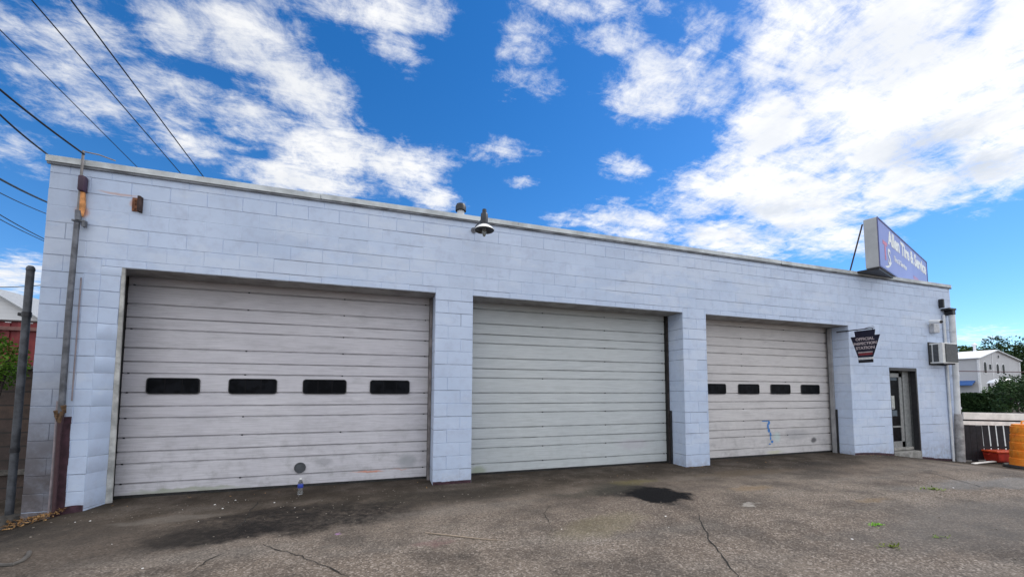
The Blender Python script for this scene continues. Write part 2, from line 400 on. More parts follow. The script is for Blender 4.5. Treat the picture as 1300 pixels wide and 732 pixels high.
# drooping ragged paint line at the lintel edges: thin steel angle
for (a, b) in ((-3.205, .680), (1.289, 5.424), (6.006, 10.137)):
    bm = NB(); n = 40
    for i in range(n):
        xa, xb = a+(b-a)*i/n, a+(b-a)*(i+1)/n; dz = .004+.010*abs(mnoise.noise(Vector((xa*2.3, 3, 0))))
        box(bm, xa, xb, D-.003, D+.03, ZL-dz, ZL+.004)
    obj('lintel_angle', bm, simple('lintel_paint_edge', (.30, .33, .38), .7), bld)
# other walls, roof
bm = NB()
box(bm, X0+.001, X0+.2, D+DEP-.002, 17.8, ZB, 4.19); box(bm, X1-.2, X1-.001, D+DEP-.002, 17.8, ZB, 4.19); box(bm, X0+.2, X1-.2, 17.6, 17.8, ZB, 4.19)
obj('side_wall', bm, M_BLOCK, bld)
bm = NB(); box(bm, X0+.2, X1-.2, D+DEP, 17.6, 3.98, 4.10)
roof = obj('roof', bm, M_ROOF, bld)
bm = NB(); box(bm, X0+.2, X1-.2, D+DEP+.9, 17.6, -.02, .01); box(bm, X0+.21, X1-.21, D+3.4, D+3.5, .01, 3.97)
obj('dark_interior', bm, M_DARK, bld)
# coping in lapped lengths
bm = NB(); x = X0-.03
while x < X1+.02:
    x2 = min(x+3.02, X1+.03); dz = random.uniform(-.003, .003); fw = random.uniform(-.003, .003)
    box(bm, x, x2-.006, D-.035+fw, D-.030+fw, 4.205+dz, ZT+dz, 0)
    box(bm, x, x2-.006, D-.030+fw, D+DEP+.03, ZT-.006+dz, ZT+dz, 0)
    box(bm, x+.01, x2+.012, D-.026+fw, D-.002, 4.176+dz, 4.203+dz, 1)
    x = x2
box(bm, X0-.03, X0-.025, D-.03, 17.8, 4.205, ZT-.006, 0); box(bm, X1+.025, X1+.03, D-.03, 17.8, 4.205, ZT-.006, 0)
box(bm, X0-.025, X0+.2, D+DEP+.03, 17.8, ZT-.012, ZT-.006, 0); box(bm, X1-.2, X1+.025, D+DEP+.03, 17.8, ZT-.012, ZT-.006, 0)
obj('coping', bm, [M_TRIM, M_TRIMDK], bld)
# maroon base course showing under the blue paint, and the bare strip by the pipe
bm = NB()
for a, b, z1, k in ((X0+.35, -3.418, .055, 7), (.69, 1.28, .045, 3), (5.434, 5.996, .0, 3), (10.147, 11.51, -.01, 6), (12.565, X1-.02, -.06, 7)):
    n = k*3; bm = NB()
    for i in range(n):
        xa, xb = a+(b-a)*i/n, a+(b-a)*(i+1)/n; xm = (xa+xb)/2
        h = z1+.03*mnoise.noise(Vector((xm*5, 1, 0)))
        if a > 12: h = g(xm, D)+.05+.02*mnoise.noise(Vector((xm*5, 1, 0)))
        if 10 < a < 12: h = g(xm, D)+.045
        box(bm, xa, xb, D-.004, D+.01, ZB, h)
    obj('bare_base_strip', bm, M_MAROON, bld)
bm = NB()
for i in range(16):
    za, zb = -.2+i*.082, -.2+(i+1)*.082; ww = .012*mnoise.noise(Vector((2, za*4, 0)))
    box(bm, -3.675, -3.585+ww, D-.0045, D+.01, za, zb)
obj('bare_base_strip', bm, M_MAROON, bld); bm = NB()
for i in range(18):
    za, zb = -.4+i*.09, -.4+(i+1)*.09; box(bm, X1-.075+.012*mnoise.noise(Vector((5, za*4, 0))), X1-.003, D-.004, D+.01, za, zb)
obj('bare_base_strip', bm, M_MAROON, bld)
# faint square patch
bm = NB(); box(bm, 1.70, 1.80, D-.004, D+.004, 3.33, 3.45, bev=.0015); obj('cover_patch', bm, M_BLOCK, bld)
# roof vent seen above the coping
bm = NB(); p = atY(585, 268, 9.0); lathe(bm, [(.085, 4.1-p.z), (.085, .03), (.06, .03)], (p.x, 9.0, p.z), 18, 0)
lathe(bm, [(.0, .17), (.10, .16), (.125, .10), (.125, .0), (.09, -.01), (.07, .02)], (p.x, 9.0, p.z), 18, 1)
obj('vent_pipe', bm, [M_WHITEPIPE, M_BLACK], roof, True)

# roll-up doors --------------------------------------------------------------
SEC = .6057
YD = D+.5
def garage_door(x0, x1, mat, wins, label, port=None):
    bm = NB(); prof = []
    for s in range(5):
        z0 = s*SEC; prof += [(z0+.002, .014), (z0+.009, .000), (z0+.172, 0), (z0+.180, .012), (z0+.190, .012), (z0+.198, -.002), (z0+.432, -.002), (z0+.440, .012), (z0+.450, .012), (z0+.458, 0), (z0+SEC-.009, 0), (z0+SEC-.002, .014)]
    nx = 14; xs_ = [x0+(x1-x0)*i/nx for i in range(nx+1)]
    prof[0] = (.034, .006); prof[1] = (.040, 0)
    rows = []
    for (z, d) in prof:
        rows.append([bm.verts.new((xx, YD+d+.0026*mnoise.noise(Vector((xx*1.3, z*2, 4))), z)) for xx in xs_])
    for i in range(len(rows)-1):
        for j in range(nx): bm.faces.new((rows[i][j], rows[i][j+1], rows[i+1][j+1], rows[i+1][j]))
    # top panel back, and thin end caps
    door = obj('garage_door', bm, mat, bld, recalc=False); door['label'] = label
    bm = NB(); box(bm, x0, x1, YD+.004, YD+.03, g((x0+x1)/2, D)-.03, .042, bev=.004); obj('bottom_seal', bm, M_RUBBER, door)
    for w in wins:
        bm = NB(); W2, H2, r = .295, .102, .035; cz = .049+EYE
        def rr(hw, hh, r): 
            pts = []
            for sx, sz, a0 in ((1, 1, 0), (-1, 1, PI/2), (-1, -1, PI), (1, -1, 3*PI/2)):
                for k in range(5):
                    a = a0+k*PI/8; pts.append((w+sx*(hw-r)+r*math.cos(a), cz+sz*(hh-r)+r*math.sin(a)))
            return pts
        o_ = rr(W2+.010, H2+.010, r+.008); i_ = rr(W2, H2, r); n = len(o_)
        a1 = [bm.verts.new((x, YD-.002, z)) for x, z in o_]; a2 = [bm.verts.new((x, YD-.018, z)) for x, z in o_]
        b2 = [bm.verts.new((x, YD-.018, z)) for x, z in i_]; b1 = [bm.verts.new((x, YD-.009, z)) for x, z in i_]
        for k in range(n):
            for A, B in ((a1, a2), (a2, b2), (b2, b1)): bm.faces.new((A[k], A[(k+1) % n], B[(k+1) % n], B[k]))
        f = bm.faces.new(b1); f.material_index = 1
        for q in (-.098, .098): box(bm, w+q-.006, w+q+.006, YD-.012, YD-.0095, cz-H2+.004, cz+H2-.004, 2)
        obj('window', bm, [simple('window_rubber_rim', (.03, .03, .032), .5), M_GLASSDK, simple('dark_mullion', (.008, .008, .010), .6, spec=.1)], door, recalc=False)
    bm = NB(); rb_ = random.Random(int(x0*10))
    for sgi in range(5):
        for zz_ in (.185, .445):
            for xx_ in (x0+.06, (x0+x1)/2-.6, (x0+x1)/2+.7, x1-.06):
                if rb_.random() < .75: box(bm, xx_-.010, xx_+.010, YD-.002, YD+.010, sgi*SEC+zz_-.008, sgi*SEC+zz_+.008)
    rv = obj('rivets', bm, M_BLACK, door); rv['kind'] = 'stuff'
    if port:
        bm = NB(); lathe(bm, [(.078, .0), (.078, -.016), (.066, -.018), (.064, -.010), (.0, -.010)], (port[0], YD-.001, port[1]), 24, 0, 'Y')
        obj('exhaust_port', bm, simple('port_cap', (.075, .08, .09), .5), door)
    # side tracks and trim
    for sx, xe in ((1, x0), (-1, x1)):
        bm = NB(); zt = ZL
        box(bm, xe+sx*-.045, xe+sx*-.006, YD-.046, YD-.002, -.03, zt)
        obj('side_seal', bm, M_RUBBER, door)
    return door
d1 = garage_door(-3.385, .640, M_DOOR1, [-2.812+i*.951 for i in range(4)], 'weathered lilac grey roll-up door with round exhaust port near the ground', (-1.209, .283))
d2 = garage_door(1.20, 5.385, M_DOOR2, [], 'windowless pale greenish grey roll-up door')
d3 = garage_door(5.92, 10.165, M_DOOR3, [6.655+i*.9525 for i in range(4)], 'beige grey roll-up door with blue paint drips')
# jamb trims: white at left of door 1, steel angles elsewhere
def trim(x0, x1, y0, y1, z0, z1, m, name='jamb_trim'):
    bm = NB(); box(bm, x0, x1, y0, y1, z0, z1, bev=.003); return obj(name, bm, m, bld)
M_JT = simple('aged_white_trim', (.50, .50, .48), .55, var=.3, scale=6)
trim(.640, .682, D+.37, D+.445, -.02, ZL-.02, simple('brown_grey_trim', (.19, .17, .165), .6, var=.4, scale=5))
trim(1.288, 1.30, D+.38, D+.445, -.02, ZL-.02, M_GALV)
trim(5.395, 5.426, D+.42, D+.449, -.02, ZL-.02, simple('dark_brown_angle', (.035, .028, .027), .7, var=.5))
trim(6.004, 6.04, D+.38, D+.445, -.02, ZL-.02, M_JT)
trim(10.085, 10.139, D+.36, D+.44, -.02, ZL-.02, simple('grey_jamb_board', (.30, .30, .31), .6, var=.2, scale=5))
trim(5.405, 5.425, D+.36, D+.40, -.02, 1.05, M_BLACK, 'steel_guard'); trim(10.118, 10.139, D+.315, D+.35, -.02, 1.02, M_BLACK, 'steel_guard')
# blue paint drips on door 3
M_BLUE = simple('spilt_blue_paint', (.06, .22, .55), .4)
bm = NB()
def blob(bm, cx, cz, rx, rz, y, k=14):
    pts = []
    for i in range(k):
        a = i*2*PI/k; q = 1+.45*mnoise.noise(Vector((cx*7+math.cos(a)*1.7, cz*7+math.sin(a)*1.7, 1))); pts.append(bm.verts.new((cx+rx*q*math.cos(a), y, cz+rz*q*math.sin(a))))
    bm.faces.new(pts)
for i, (u, v, rx, rz) in enumerate(((972, 534, .12, .012), (976, 536, .035, .05), (975, 541, .022, .07), (976, 546, .035, .05), (978, 551, .026, .05), (978, 556, .02, .04), (980, 560, .035, .03), (977, 563, .03, .015), (974, 540, .012, .05))):
    p = atY(u, v, YD); blob(bm, p.x, p.z, rx, rz, YD-.004-.0005*i)
obj('paint_drip', bm, M_BLUE, d3)

# entrance door ---------------------------------------------------------------
ex0, ex1, et = 11.515, 12.56, 2.025
bm = NB()
quad(bm, (ex1-.001, D, -.3), (ex1-.001, D, et), (ex1-.001, D+.4, et), (ex1-.001, D+.4, -.3))
quad(bm, (ex0+.001, D, -.3), (ex0+.001, D, et), (ex0+.001, D+.4, et), (ex0+.001, D+.4, -.3))
quad(bm, (ex0, D, et-.001), (ex1, D, et-.001), (ex1, D+.4, et-.001), (ex0, D+.4, et-.001))
obj('entrance_reveal', bm, simple('entrance_grey_frame', (.20, .21, .215), .6, var=.2), bld)
M_BRONZE = simple('dark_bronze_metal', (.035, .035, .04), .4, .4)
M_ALU = simple('dull_aluminium', (.30, .31, .31), .45, .4)
bm = NB()
box(bm, ex0+.003, ex1-.003, D-.004, D+.06, et-.075, et-.003, bev=.004); box(bm, ex1-.055, ex1-.003, D-.004, D+.11, -.04, et-.076, bev=.004); box(bm, ex0+.003, ex0+.035, D+.01, D+.09, .0, et-.076, bev=.004)
obj('door_frame', bm, M_BRONZE, bld)
ent = None
bm = NB(); yl = D+.16; lx0, lx1 = ex0+.02, ex1-.30
for a, b, c, d_ in ((lx1-.11, lx1, .06, 1.90), (lx0, lx1, .06, .22), (lx0, lx1, 1.80, 1.90), (lx0, lx1, .56, .60)): box(bm, a, b, yl-(.001 if c in (.56,) else 0), yl+.045, c, d_, bev=.003)
ent = obj('entrance_door', bm, M_ALU, bld)
bm = NB(); box(bm, lx0+.05, lx1-.1, yl+.018, yl+.026, .2, 1.82); obj('glass', bm, M_GLASSDK, ent)
bm = NB(); box(bm, lx0+.07, lx0+.36, yl-.012, yl+.012, 1.00, 1.05, 0, .006); box(bm, lx0+.20, lx0+.42, yl+.006, yl+.013, 1.02, 1.34, 1); box(bm, lx0+.10, lx0+.55, yl+.008, yl+.014, 1.72, 1.79, 2)
box(bm, lx0+.06, lx0+.5, yl+.009, yl+.015, .84, .98, 2)
obj('notice_paper', bm, [M_ALU, simple('paper', (.45, .47, .45), .7), simple('faded_paper', (.10, .13, .16), .7)], ent)
bm = NB(); box(bm, ex1-.29, ex1-.06, yl-.02, yl+.06, 0, 2.0, 0, .004); obj('side_frame', bm, M_ALU, bld)
bm = NB(); box(bm, ex0+.01, ex1-.01, yl+.1, yl+.14, -.3, 2.0); obj('door_backing', bm, M_DARK, bld)
bm = NB(); box(bm, ex0+.004, ex1-.004, D-.015, D+.40, -.35, -.005, 0, .012); obj('door_step', bm, M_CONC, bld)
bm = NB(); box(bm, ex0+.01, ex1-.06, D+.11, D+.39, .01, .075, 0, .008); obj('sill', bm, M_CONC, bld)

# downpipe at the right corner
bm = NB(); yp = D-.11
tube(bm, [(13.95, yp, 2.0+EYE), (13.935, yp, .4+EYE)], .062, 16); tube(bm, [(13.935, yp, .4+EYE+.02), (13.90, yp, -.62+EYE)], .060, 16)
for zz in (3.0, 1.84, 1.0): tube(bm, [(13.93, yp, zz), (13.93, yp, zz+.05)], .067, 16)
dp = obj('downpipe', bm, M_WHITEPIPE, bld, True)
bm = NB(); tube(bm, [(13.90, yp, .88), (13.92, yp, .6), (13.90, yp, .1), (13.88, yp, -.5)], [.066, .085, .09, .088], 16); obj('clay_sleeve', bm, M_GREYPIPE, dp, True)
bm = NB(); box(bm, 13.72, 14.02, D-.18, D-.002, 3.56, 3.61, 0, .01); box(bm, 13.86, 14.0, D-.17, D-.004, 3.44, 3.57, 0, .015); box(bm, 13.64, 13.70, D-.10, D-.002, 3.62, 3.85, 0, .01)
obj('rain_head', bm, M_BLACK, dp)
bm = NB(); tube(bm, [(13.76, D-.035, 3.44), (13.76, D-.035, -.35)], .028, 10); obj('small_conduit', bm, M_WHITEPIPE, bld, True)

# left pipe run ------------------------------------------------------------------
cond = tag(empty('rusty_conduit', (-3.64, D-.06, 0)), 'tall grey service conduit clamped to the left end of the facade, rising past the coping', 'conduit')
def P(x, y, z): return (x+3.64, y-D+.06, z)
bm = NB(); tube(bm, [P(-3.64, D-.075, 1.16), P(-3.645, D-.075, 2.4), P(-3.635, D-.075, 3.46)], [.030, .029, .026], 14); obj('pipe', bm, M_GALV, cond, True)
bm = NB(); tube(bm, [P(-3.705, D-.03, 1.3), P(-3.70, D-.03, .6), P(-3.705, D-.03, -.12)], .013, 8); tube(bm, [P(-3.585, D-.02, 1.3), P(-3.587, D-.02, 2.8)], .008, 6); obj('thin_pipe', bm, simple('pinkish_pipe', (.25, .215, .23), .5), cond, True)
bm = NB(); tube(bm, [P(-3.645, D-.065, 1.18), P(-3.655, D-.06, .9), P(-3.65, D-.05, -.12)], [.030, .020, .018], 12); obj('lower_pipe', bm, simple('maroon_pipe', (.06, .03, .035), .5), cond, True)
bm = NB(); tube(bm, [P(-3.64, D-.05, 3.50), P(-3.645, D-.05, 3.62)], .030, 10); box(bm, *[v for v in (-.06, .06, -.0, .05)], 3.485, 3.505, 0, .004); box(bm, .05, .08, -.02, .03, 3.42, 3.50, 0, .004); obj('clamp', bm, M_GALV, cond)
bm = NB(); tube(bm, [P(-3.645, D-.055, 3.50), P(-3.64, D-.055, 4.38)], .013, 10); tube(bm, [P(-3.64, D-.055, 4.37), P(-3.52, D+.0, 4.385), P(-3.38, D+.05, 4.36)], .008, 6); obj('riser', bm, simple('dull_grey_riser', (.19, .18, .18), .6), cond, True)
bm = NB(); box(bm, -.015, .048, -.035, .055, 3.86, 4.06, 0, .018); obj('service_head', bm, simple('dark_purple_plastic', (.045, .022, .045), .5), cond, True)
bm = NB(); tube(bm, [P(-3.632, D-.035, 3.56), P(-3.628, D-.03, 3.70), P(-3.632, D-.035, 3.88)], [.026, .034, .028], 12); obj('rusty_sleeve', bm, simple('orange_rust', (.60, .27, .10), .8, var=.4), cond, True)
bm = NB()
for dx_, dz in ((-.045, .0), (.03, .06)): 
    tube(bm, [(dx_*.7, -.01, 1.10+dz), (dx_*.8, -.03, 1.19+dz)], [.020, .025], 10)
tube(bm, [(-.03, -.03, 1.13), (.0, -.045, 1.06), (.02, -.03, 1.18)], .022, 8); obj('rusted_coupling', bm, simple('yellow_brown_rust', (.11, .065, .035), .8, var=.5, scale=30), cond, True)

br = tag(empty('wall_bracket', (-3.06, D-.01, 3.80)), 'small rusted steel bracket high on the wall beside the conduit', 'bracket')
bm = NB(); box(bm, -.016, .016, -.055, .012, -.10, .10, 0, .003); obj('plate', bm, simple('dark_rust', (.05, .028, .024), .8, var=.5), br)
bm = NB(); box(bm, -.09, -.017, -.006, .011, -.09, .085, 0, .003); 
for z in (-.06, .0, .05): tube(bm, [(-.055, -.02, z), (-.055, .0, z)], .009, 8)
obj('flange', bm, M_RUST, br)

# ------------------------------------------------------------------ barn lamp
lp = tag(empty('wall_lamp', (1.36, 5.79, 3.98)), 'old barn lamp with white dish shade over the pillar between left and middle doors', 'lamp')
bm = NB(); lathe(bm, [(.0, .255), (.032, .25), (.036, .19), (.050, .185), (.056, .17), (.058, .035), (.066, .03), (.066, .0), (.0, .0)], (0, 0, 0), 24); obj('lamp_neck', bm, simple('dark_lamp_body', (.035, .04, .048), .4, .3), lp, True)
bm = NB(); lathe(bm, [(.045, .012), (.075, -.004), (.115, -.028), (.145, -.062), (.155, -.078), (.152, -.080)], (0, 0, 0), 32, 0); lathe(bm, [(.152, -.080), (.140, -.063), (.11, -.034), (.07, -.012), (.04, .004)], (0, 0, 0), 32, 1)
obj('lamp_shade', bm, [M_WHITE, simple('shade_inside', (.06, .06, .06), .5)], lp, True)
bm = NB(); lathe(bm, [(.022, -.02), (.026, -.06), (.036, -.10), (.034, -.135), (.016, -.175), (.0, -.18)], (0, 0, 0), 20)
tg = NT('lamp_glass'); tg.b.inputs['Transmission Weight'].default_value = .8; tg.fin((.75, .78, .76), .25)
obj('bulb', bm, tg.m, lp, True)
bm = NB(); tube(bm, [(0, 0, .12), (-.03, .15, .12), (-.06, .30, .10), (-.08, .412, .07)], .014, 10); lathe(bm, [(.045, .0), (.045, -.018), (.0, -.02)], (-.08, .414, .07), 16, 0, 'Y'); obj('arm', bm, M_GALV, lp, True)

# ------------------------------------------------------------------ text helper
def text_mesh(name, s, size, mat, parent, mw, bold=0.0, align='CENTER', ext=.0015, sx=1.0):
    cu = bpy.data.curves.new(name, 'FONT'); cu.body = s; cu.size = size; cu.align_x = align; cu.align_y = 'CENTER'; cu.offset = bold; cu.extrude = ext; cu.resolution_u = 3
    tmp = bpy.data.objects.new('tmp', cu); scene.collection.objects.link(tmp); bpy.context.view_layer.update()
    me = bpy.data.meshes.new_from_object(tmp.evaluated_get(bpy.context.evaluated_depsgraph_get()))
    scene.collection.objects.unlink(tmp); bpy.data.objects.remove(tmp)
    me.transform(Matrix.Diagonal((sx, 1, 1, 1))); me.transform(mw); me.materials.clear(); me.materials.append(mat); me.name = name
    o = bpy.data.objects.new(name, me); C.objects.link(o); o.parent = parent; return o
UP = Matrix.Rotation(PI/2, 4, 'X')       # text plane xy -> xz facing -y

# ------------------------------------------------------------------ roof sign
sgn = tag(empty('roof_sign', (10.573, 5.763, 2.844+EYE), math.atan2(.2972, .9548)), 'long purple box sign lettered for tire and service, overhanging the roof edge', 'sign')
L, H, TH = 5.42, 1.165, .24
M_SIGNW = simple('sign_cabinet_grey', (.40, .41, .42), .5, var=.1, scale=3)
def mat_signface():
    t = NT('faded_purple_face'); x = t.sep(t.local())[0]; n = t.noise(1.1, 5, .6, vec=t.local()); return t.fin(t.mix(t.ramp(n, .3, .7), (.25, .25, .50), (.30, .30, .55)), .35, None, 0, .4)
bm = NB(); box(bm, 0, L, 0, TH, 0, H, 0, .012); obj('cabinet', bm, M_SIGNW, sgn)
bm = NB(); box(bm, .03, L-.03, -.006, .0, .03, H-.03); face = obj('sign_face', bm, mat_signface(), sgn)
bm = NB()
for a, b, c, d_ in ((0, L, 0, .03), (0, L, H-.03, H), (0, .03, .03, H-.03), (L-.03, L, .03, H-.03)): box(bm, a, b, -.016, -.001, c, d_)
obj('frame', bm, simple('purple_frame', (.10, .10, .24), .4), sgn)
M_LET = simple('cream_lettering', (.82, .84, .80), .5, var=.08)
text_mesh('lettering', 'Allen Tire & Service', .47, M_LET, face, Matrix.Translation((3.06, -.008, .87)) @ UP, .020, sx=1.13)
# emblem: red T crossing a white S with a swoosh, beside small pale strokes
M_REDL = simple('faded_red_lettering', (.62, .20, .28), .5)
text_mesh('emblem_letter', 'T', .60, M_REDL, face, Matrix.Translation((.56, -.008, .46)) @ UP @ Matrix.Shear('XY', 4, (.0, .0)), .018)
text_mesh('emblem_letter', 'S', .56, M_LET, face, Matrix.Translation((.90, -.0095, .37)) @ UP, .010)
bm = NB(); prev = None
for i in range(15):
    q = i/14; a = (.50+.75*q, .10+.30*q*q); wd = .028*math.sin(PI*min(1, q+.08)); c = [bm.verts.new((a[0], -.0075, a[1]-wd)), bm.verts.new((a[0], -.0075, a[1]+wd))]
    if prev: bm.faces.new((prev[0], c[0], c[1], prev[1]))
    prev = c
obj('swoosh', bm, M_LET, face)
text_mesh('small_lettering', 'Tire & Service', .19, M_LET, face, Matrix.Translation((2.0, -.008, .45)) @ UP, .004, sx=1.2)
bm = NB()
x = 3.45
box(bm, x, x+.62, -.008, -.0062, .30, .40)
obj('faded_mark', bm, simple('faded_pink_mark', (.45, .26, .42), .5, var=.4, scale=30), face)
for b_ in ([(.02, TH+.02, 1.08), (.36, .62, .10)], [(4.6, TH+.02, 1.08), (4.9, .9, -.1)]):
    bm = NB(); tube(bm, b_, .016, 8); obj('brace', bm, simple('dark_rusty_brace', (.07, .045, .04), .7), sgn, True)
bm = NB(); box(bm, .05, 1.35, .02, TH+.25, -.055, -.002, 0, .006); obj('mounting_rail', bm, M_BLACK, sgn)
for x in (1.9, 3.3, 4.7):
    bm = NB(); box(bm, x-.04, x+.04, .08, .16, -.35, -.0); obj('mounting_leg', bm, M_BLACK, sgn)

# ------------------------------------------------------------------ keystone sign
ks = tag(empty('keystone_sign', (10.12, 5.865, 1.39+EYE)), 'black keystone shaped inspection station sign hanging from a rod beside the right-hand bay', 'sign')
# local y runs away from the street; the plate stands at local x = 0 facing -x
def ky(y, z): return (y, z)
poly = [(-.20, -.02), (.205, -.02), (.190, -.145), (.285, -.145), (.152, -.625), (-.135, -.625), (-.285, -.145), (-.185, -.145)]
bm = NB(); a = [bm.verts.new((-.006, y, z)) for y, z in poly]; b = [bm.verts.new((.006, y, z)) for y, z in poly]
bm.faces.new(a); bm.faces.new(b[::-1])
for i in range(8): bm.faces.new((a[i], a[(i+1) % 8], b[(i+1) % 8], b[i]))
plate = obj('plate', bm, simple('black_enamel', (.012, .012, .03), .35), ks)
bm = NB(); box(bm, -.006, .006, -.135, .15, -.745, -.675, 0, .002); obj('lower_plate', bm, simple('black_enamel_small', (.012, .014, .02), .35), ks)
RX = Matrix(((0, 0, -1, 0), (-1, 0, 0, 0), (0, 1, 0, 0), (0, 0, 0, 1)))    # text faces -x, reads left to right seen from -x
M_GOLD = simple('pale_gold_letters', (.46, .40, .42), .5)
for s, z, sz in (('OFFICIAL', -.215, .088), ('INSPECTION', -.315, .080), ('STATION', -.415, .088)):
    text_mesh('lettering', s, sz, M_GOLD, plate, Matrix.Translation((-.0075, .005, z)) @ RX, .003)
bm = NB(); box(bm, -.0085, -.0062, -.135, .148, -.523, -.500); obj('stripe', bm, M_GOLD, plate)
bm = NB(); box(bm, -.0085, -.0062, -.13, .14, -.575, -.530); obj('stripe', bm, simple('dark_red_stripe', (.22, .03, .04), .4), plate)
bm = NB(); box(bm, -.006, .006, -.14, .155, -.668, -.632, 0, .002); obj('pale_bar', bm, simple('pale_bar_paint', (.62, .60, .58), .5), ks)
bm = NB(); tube(bm, [(0, .58, .02), (0, -.16, .005)], .012, 8); tube(bm, [(0, -.16, .005), (0, -.19, .02), (0, -.17, .045), (0, -.10, .04), (0, .04, .01)], .006, 6)
for y in (-.15, .15): tube(bm, [(0, y, .01), (0, y, -.03)], .005, 6)
for y in (-.1, .1): tube(bm, [(0, y, -.62), (0, y, -.68)], .004, 6)
obj('hanging_rod', bm, M_BLACK, ks, True)

# ------------------------------------------------------------------ air conditioner
ac = tag(empty('window_air_conditioner', (13.1, D, .715+EYE)), 'boxy white air conditioner sticking out of the wall near the corner', 'air conditioner')
W, HH, PR = .62, .515, .27
bm = NB(); box(bm, 0, W, -PR, .05, 0, HH, 0, .008); obj('casing', bm, simple('ac_casing_white', (.66, .67, .66), .45, var=.08), ac)
bm = NB(); 
box(bm, .10, W-.02, -PR-.012, -PR-.002, .03, HH-.03, 0)
for i in range(16): 
    z = .045+i*.0285; box(bm, .105, W-.025, -PR-.020, -PR-.013, z, z+.007, 1)
obj('front_grille', bm, [simple('grille_dark', (.05, .055, .06), .5), simple('grille_fin', (.20, .21, .22), .5)], ac)
bm = NB(); 
for y0 in (-.19, -.06):
    box(bm, -.010, -.001, y0, y0+.10, .04, HH-.04, 0)
    for i in range(14): box(bm, -.016, -.011, y0+.004, y0+.096, .05+i*.031, .057+i*.031, 1)
obj('side_louvre', bm, [simple('louvre_dark', (.045, .05, .055), .5), simple('louvre_fin', (.17, .18, .19), .5)], ac)
bm = NB(); box(bm, -.03, W+.03, -.02, -.002, -.035, HH+.035, 0, .004); obj('wall_collar', bm, simple('collar_black', (.03, .03, .035), .6), ac)
bm = NB(); box(bm, .05, .08, -PR+.02, -.005, -.03, -.001); box(bm, .5, .53, -PR+.02, -.005, -.03, -.001); obj('support_bracket', bm, M_BLACK, ac)

# ------------------------------------------------------------------ security camera
sc = tag(empty('security_camera', (13.08, D, 1.72+EYE)), 'white bullet security camera with junction box above the air conditioner', 'camera')
bm = NB(); Rm = Matrix.Translation((0, -.18, .03)) @ Matrix.Rotation(.25, 4, 'X')
tube(bm, [(-.03, -.30, .02), (.06, -.05, .07)], .045, 14); obj('camera_body', bm, M_WHITE, sc, True)
bm = NB(); tube(bm, [(-.034, -.312, .017), (-.030, -.299, .0205)], .036, 14); obj('lens', bm, M_BLACK, sc, True)
bm = NB(); tube(bm, [(.06, -.06, .05), (.10, -.02, -.02), (.11, .0, -.03)], .014, 8); obj('arm', bm, M_WHITE, sc, True)
bm = NB(); box(bm, .10, .34, -.10, -.002, -.21, .02, 0, .008); box(bm, .34, .44, -.03, -.002, -.16, -.02, 0, .004); obj('junction_box', bm, simple('grey_box', (.46, .47, .50), .5), sc)

# ------------------------------------------------------------------ left post and things behind it
bm = NB(); pb, pt = atY(10, 690, 6.3), atY(38.5, 337, 6.3); pxx = (atY(25, 500, 6.3)).x
post = tag(empty('steel_post', (pxx, 6.3, -.2)), 'tall dark round-topped steel post standing at the left end of the building', 'post')
h = pt.z+.2
lathe(bm, [(.0, h), (.022, h-.004), (.034, h-.02), (.039, h-.04), (.039, h-.06), (.035, h-.065), (.035, .0)], (0, 0, 0), 20); obj('pole', bm, simple('dark_steel_post', (.07, .075, .085), .55, .3, var=.5, scale=7), post, True)
bm = NB(); lathe(bm, [(.041, 2.50), (.041, 2.56)], (0, 0, 0), 20); lathe(bm, [(.041, .9), (.041, .95)], (0, 0, 0), 20); box(bm, -.07, .0, -.02, .02, 2.51, 2.55, 0, .004); obj('band_clamp', bm, M_BLACK, post, True)
bm = NB(); lathe(bm, [(.0, .20), (.10, .17), (.19, .06), (.24, -.1)], (0, 0, 0), 18)
for v in bm.verts: v.co += Vector((1, 1, .4))*.03*mnoise.noise(v.co*9)
obj('footing', bm, simple('dirty_footing', (.05, .045, .04), .9, var=.5), post, True)

# red corrugated wall behind
def mat_red():
    t = NT('faded_red_boards'); x, y, z = t.sep(t.pos()); n = t.noise(4, 6, .65); c = t.mix(t.ramp(n, .35, .7), (.16, .012, .018), (.24, .03, .03)); n2 = t.noise(9, 4, .6)
    return t.fin(t.mix(t.ramp(n2, .68, .8, 0, .8), c, (.5, .25, .12)), .6, t.bump(n, .3, .01))
zr = atY(15, 408, 10).z
rw = tag(empty('red_fence', (-9, 10, 0)), 'dark red sheet fence with a pale rail behind the steel post', 'fence')
bm = NB(); n = 60
for i in range(n):
    a, b = -3+6.4*i/n, -3+6.4*(i+1)/n; box(bm, a, b, (i % 2)*.018, .05, -.3, zr-.02*(i % 3 == 0))
obj('sheet', bm, mat_red(), rw)
bm = NB(); z1 = atY(15, 417, 10).z; box(bm, -3, 3.4, -.05, -.002, z1-.035, z1+.035, 0, .004); obj('rail', bm, simple('brown_rail', (.20, .09, .08), .6), rw)
bm = NB(); box(bm, -3, 3.4, -.02, .07, zr, zr+.03); obj('cap', bm, simple('dark_cap', (.05, .03, .03), .6), rw)
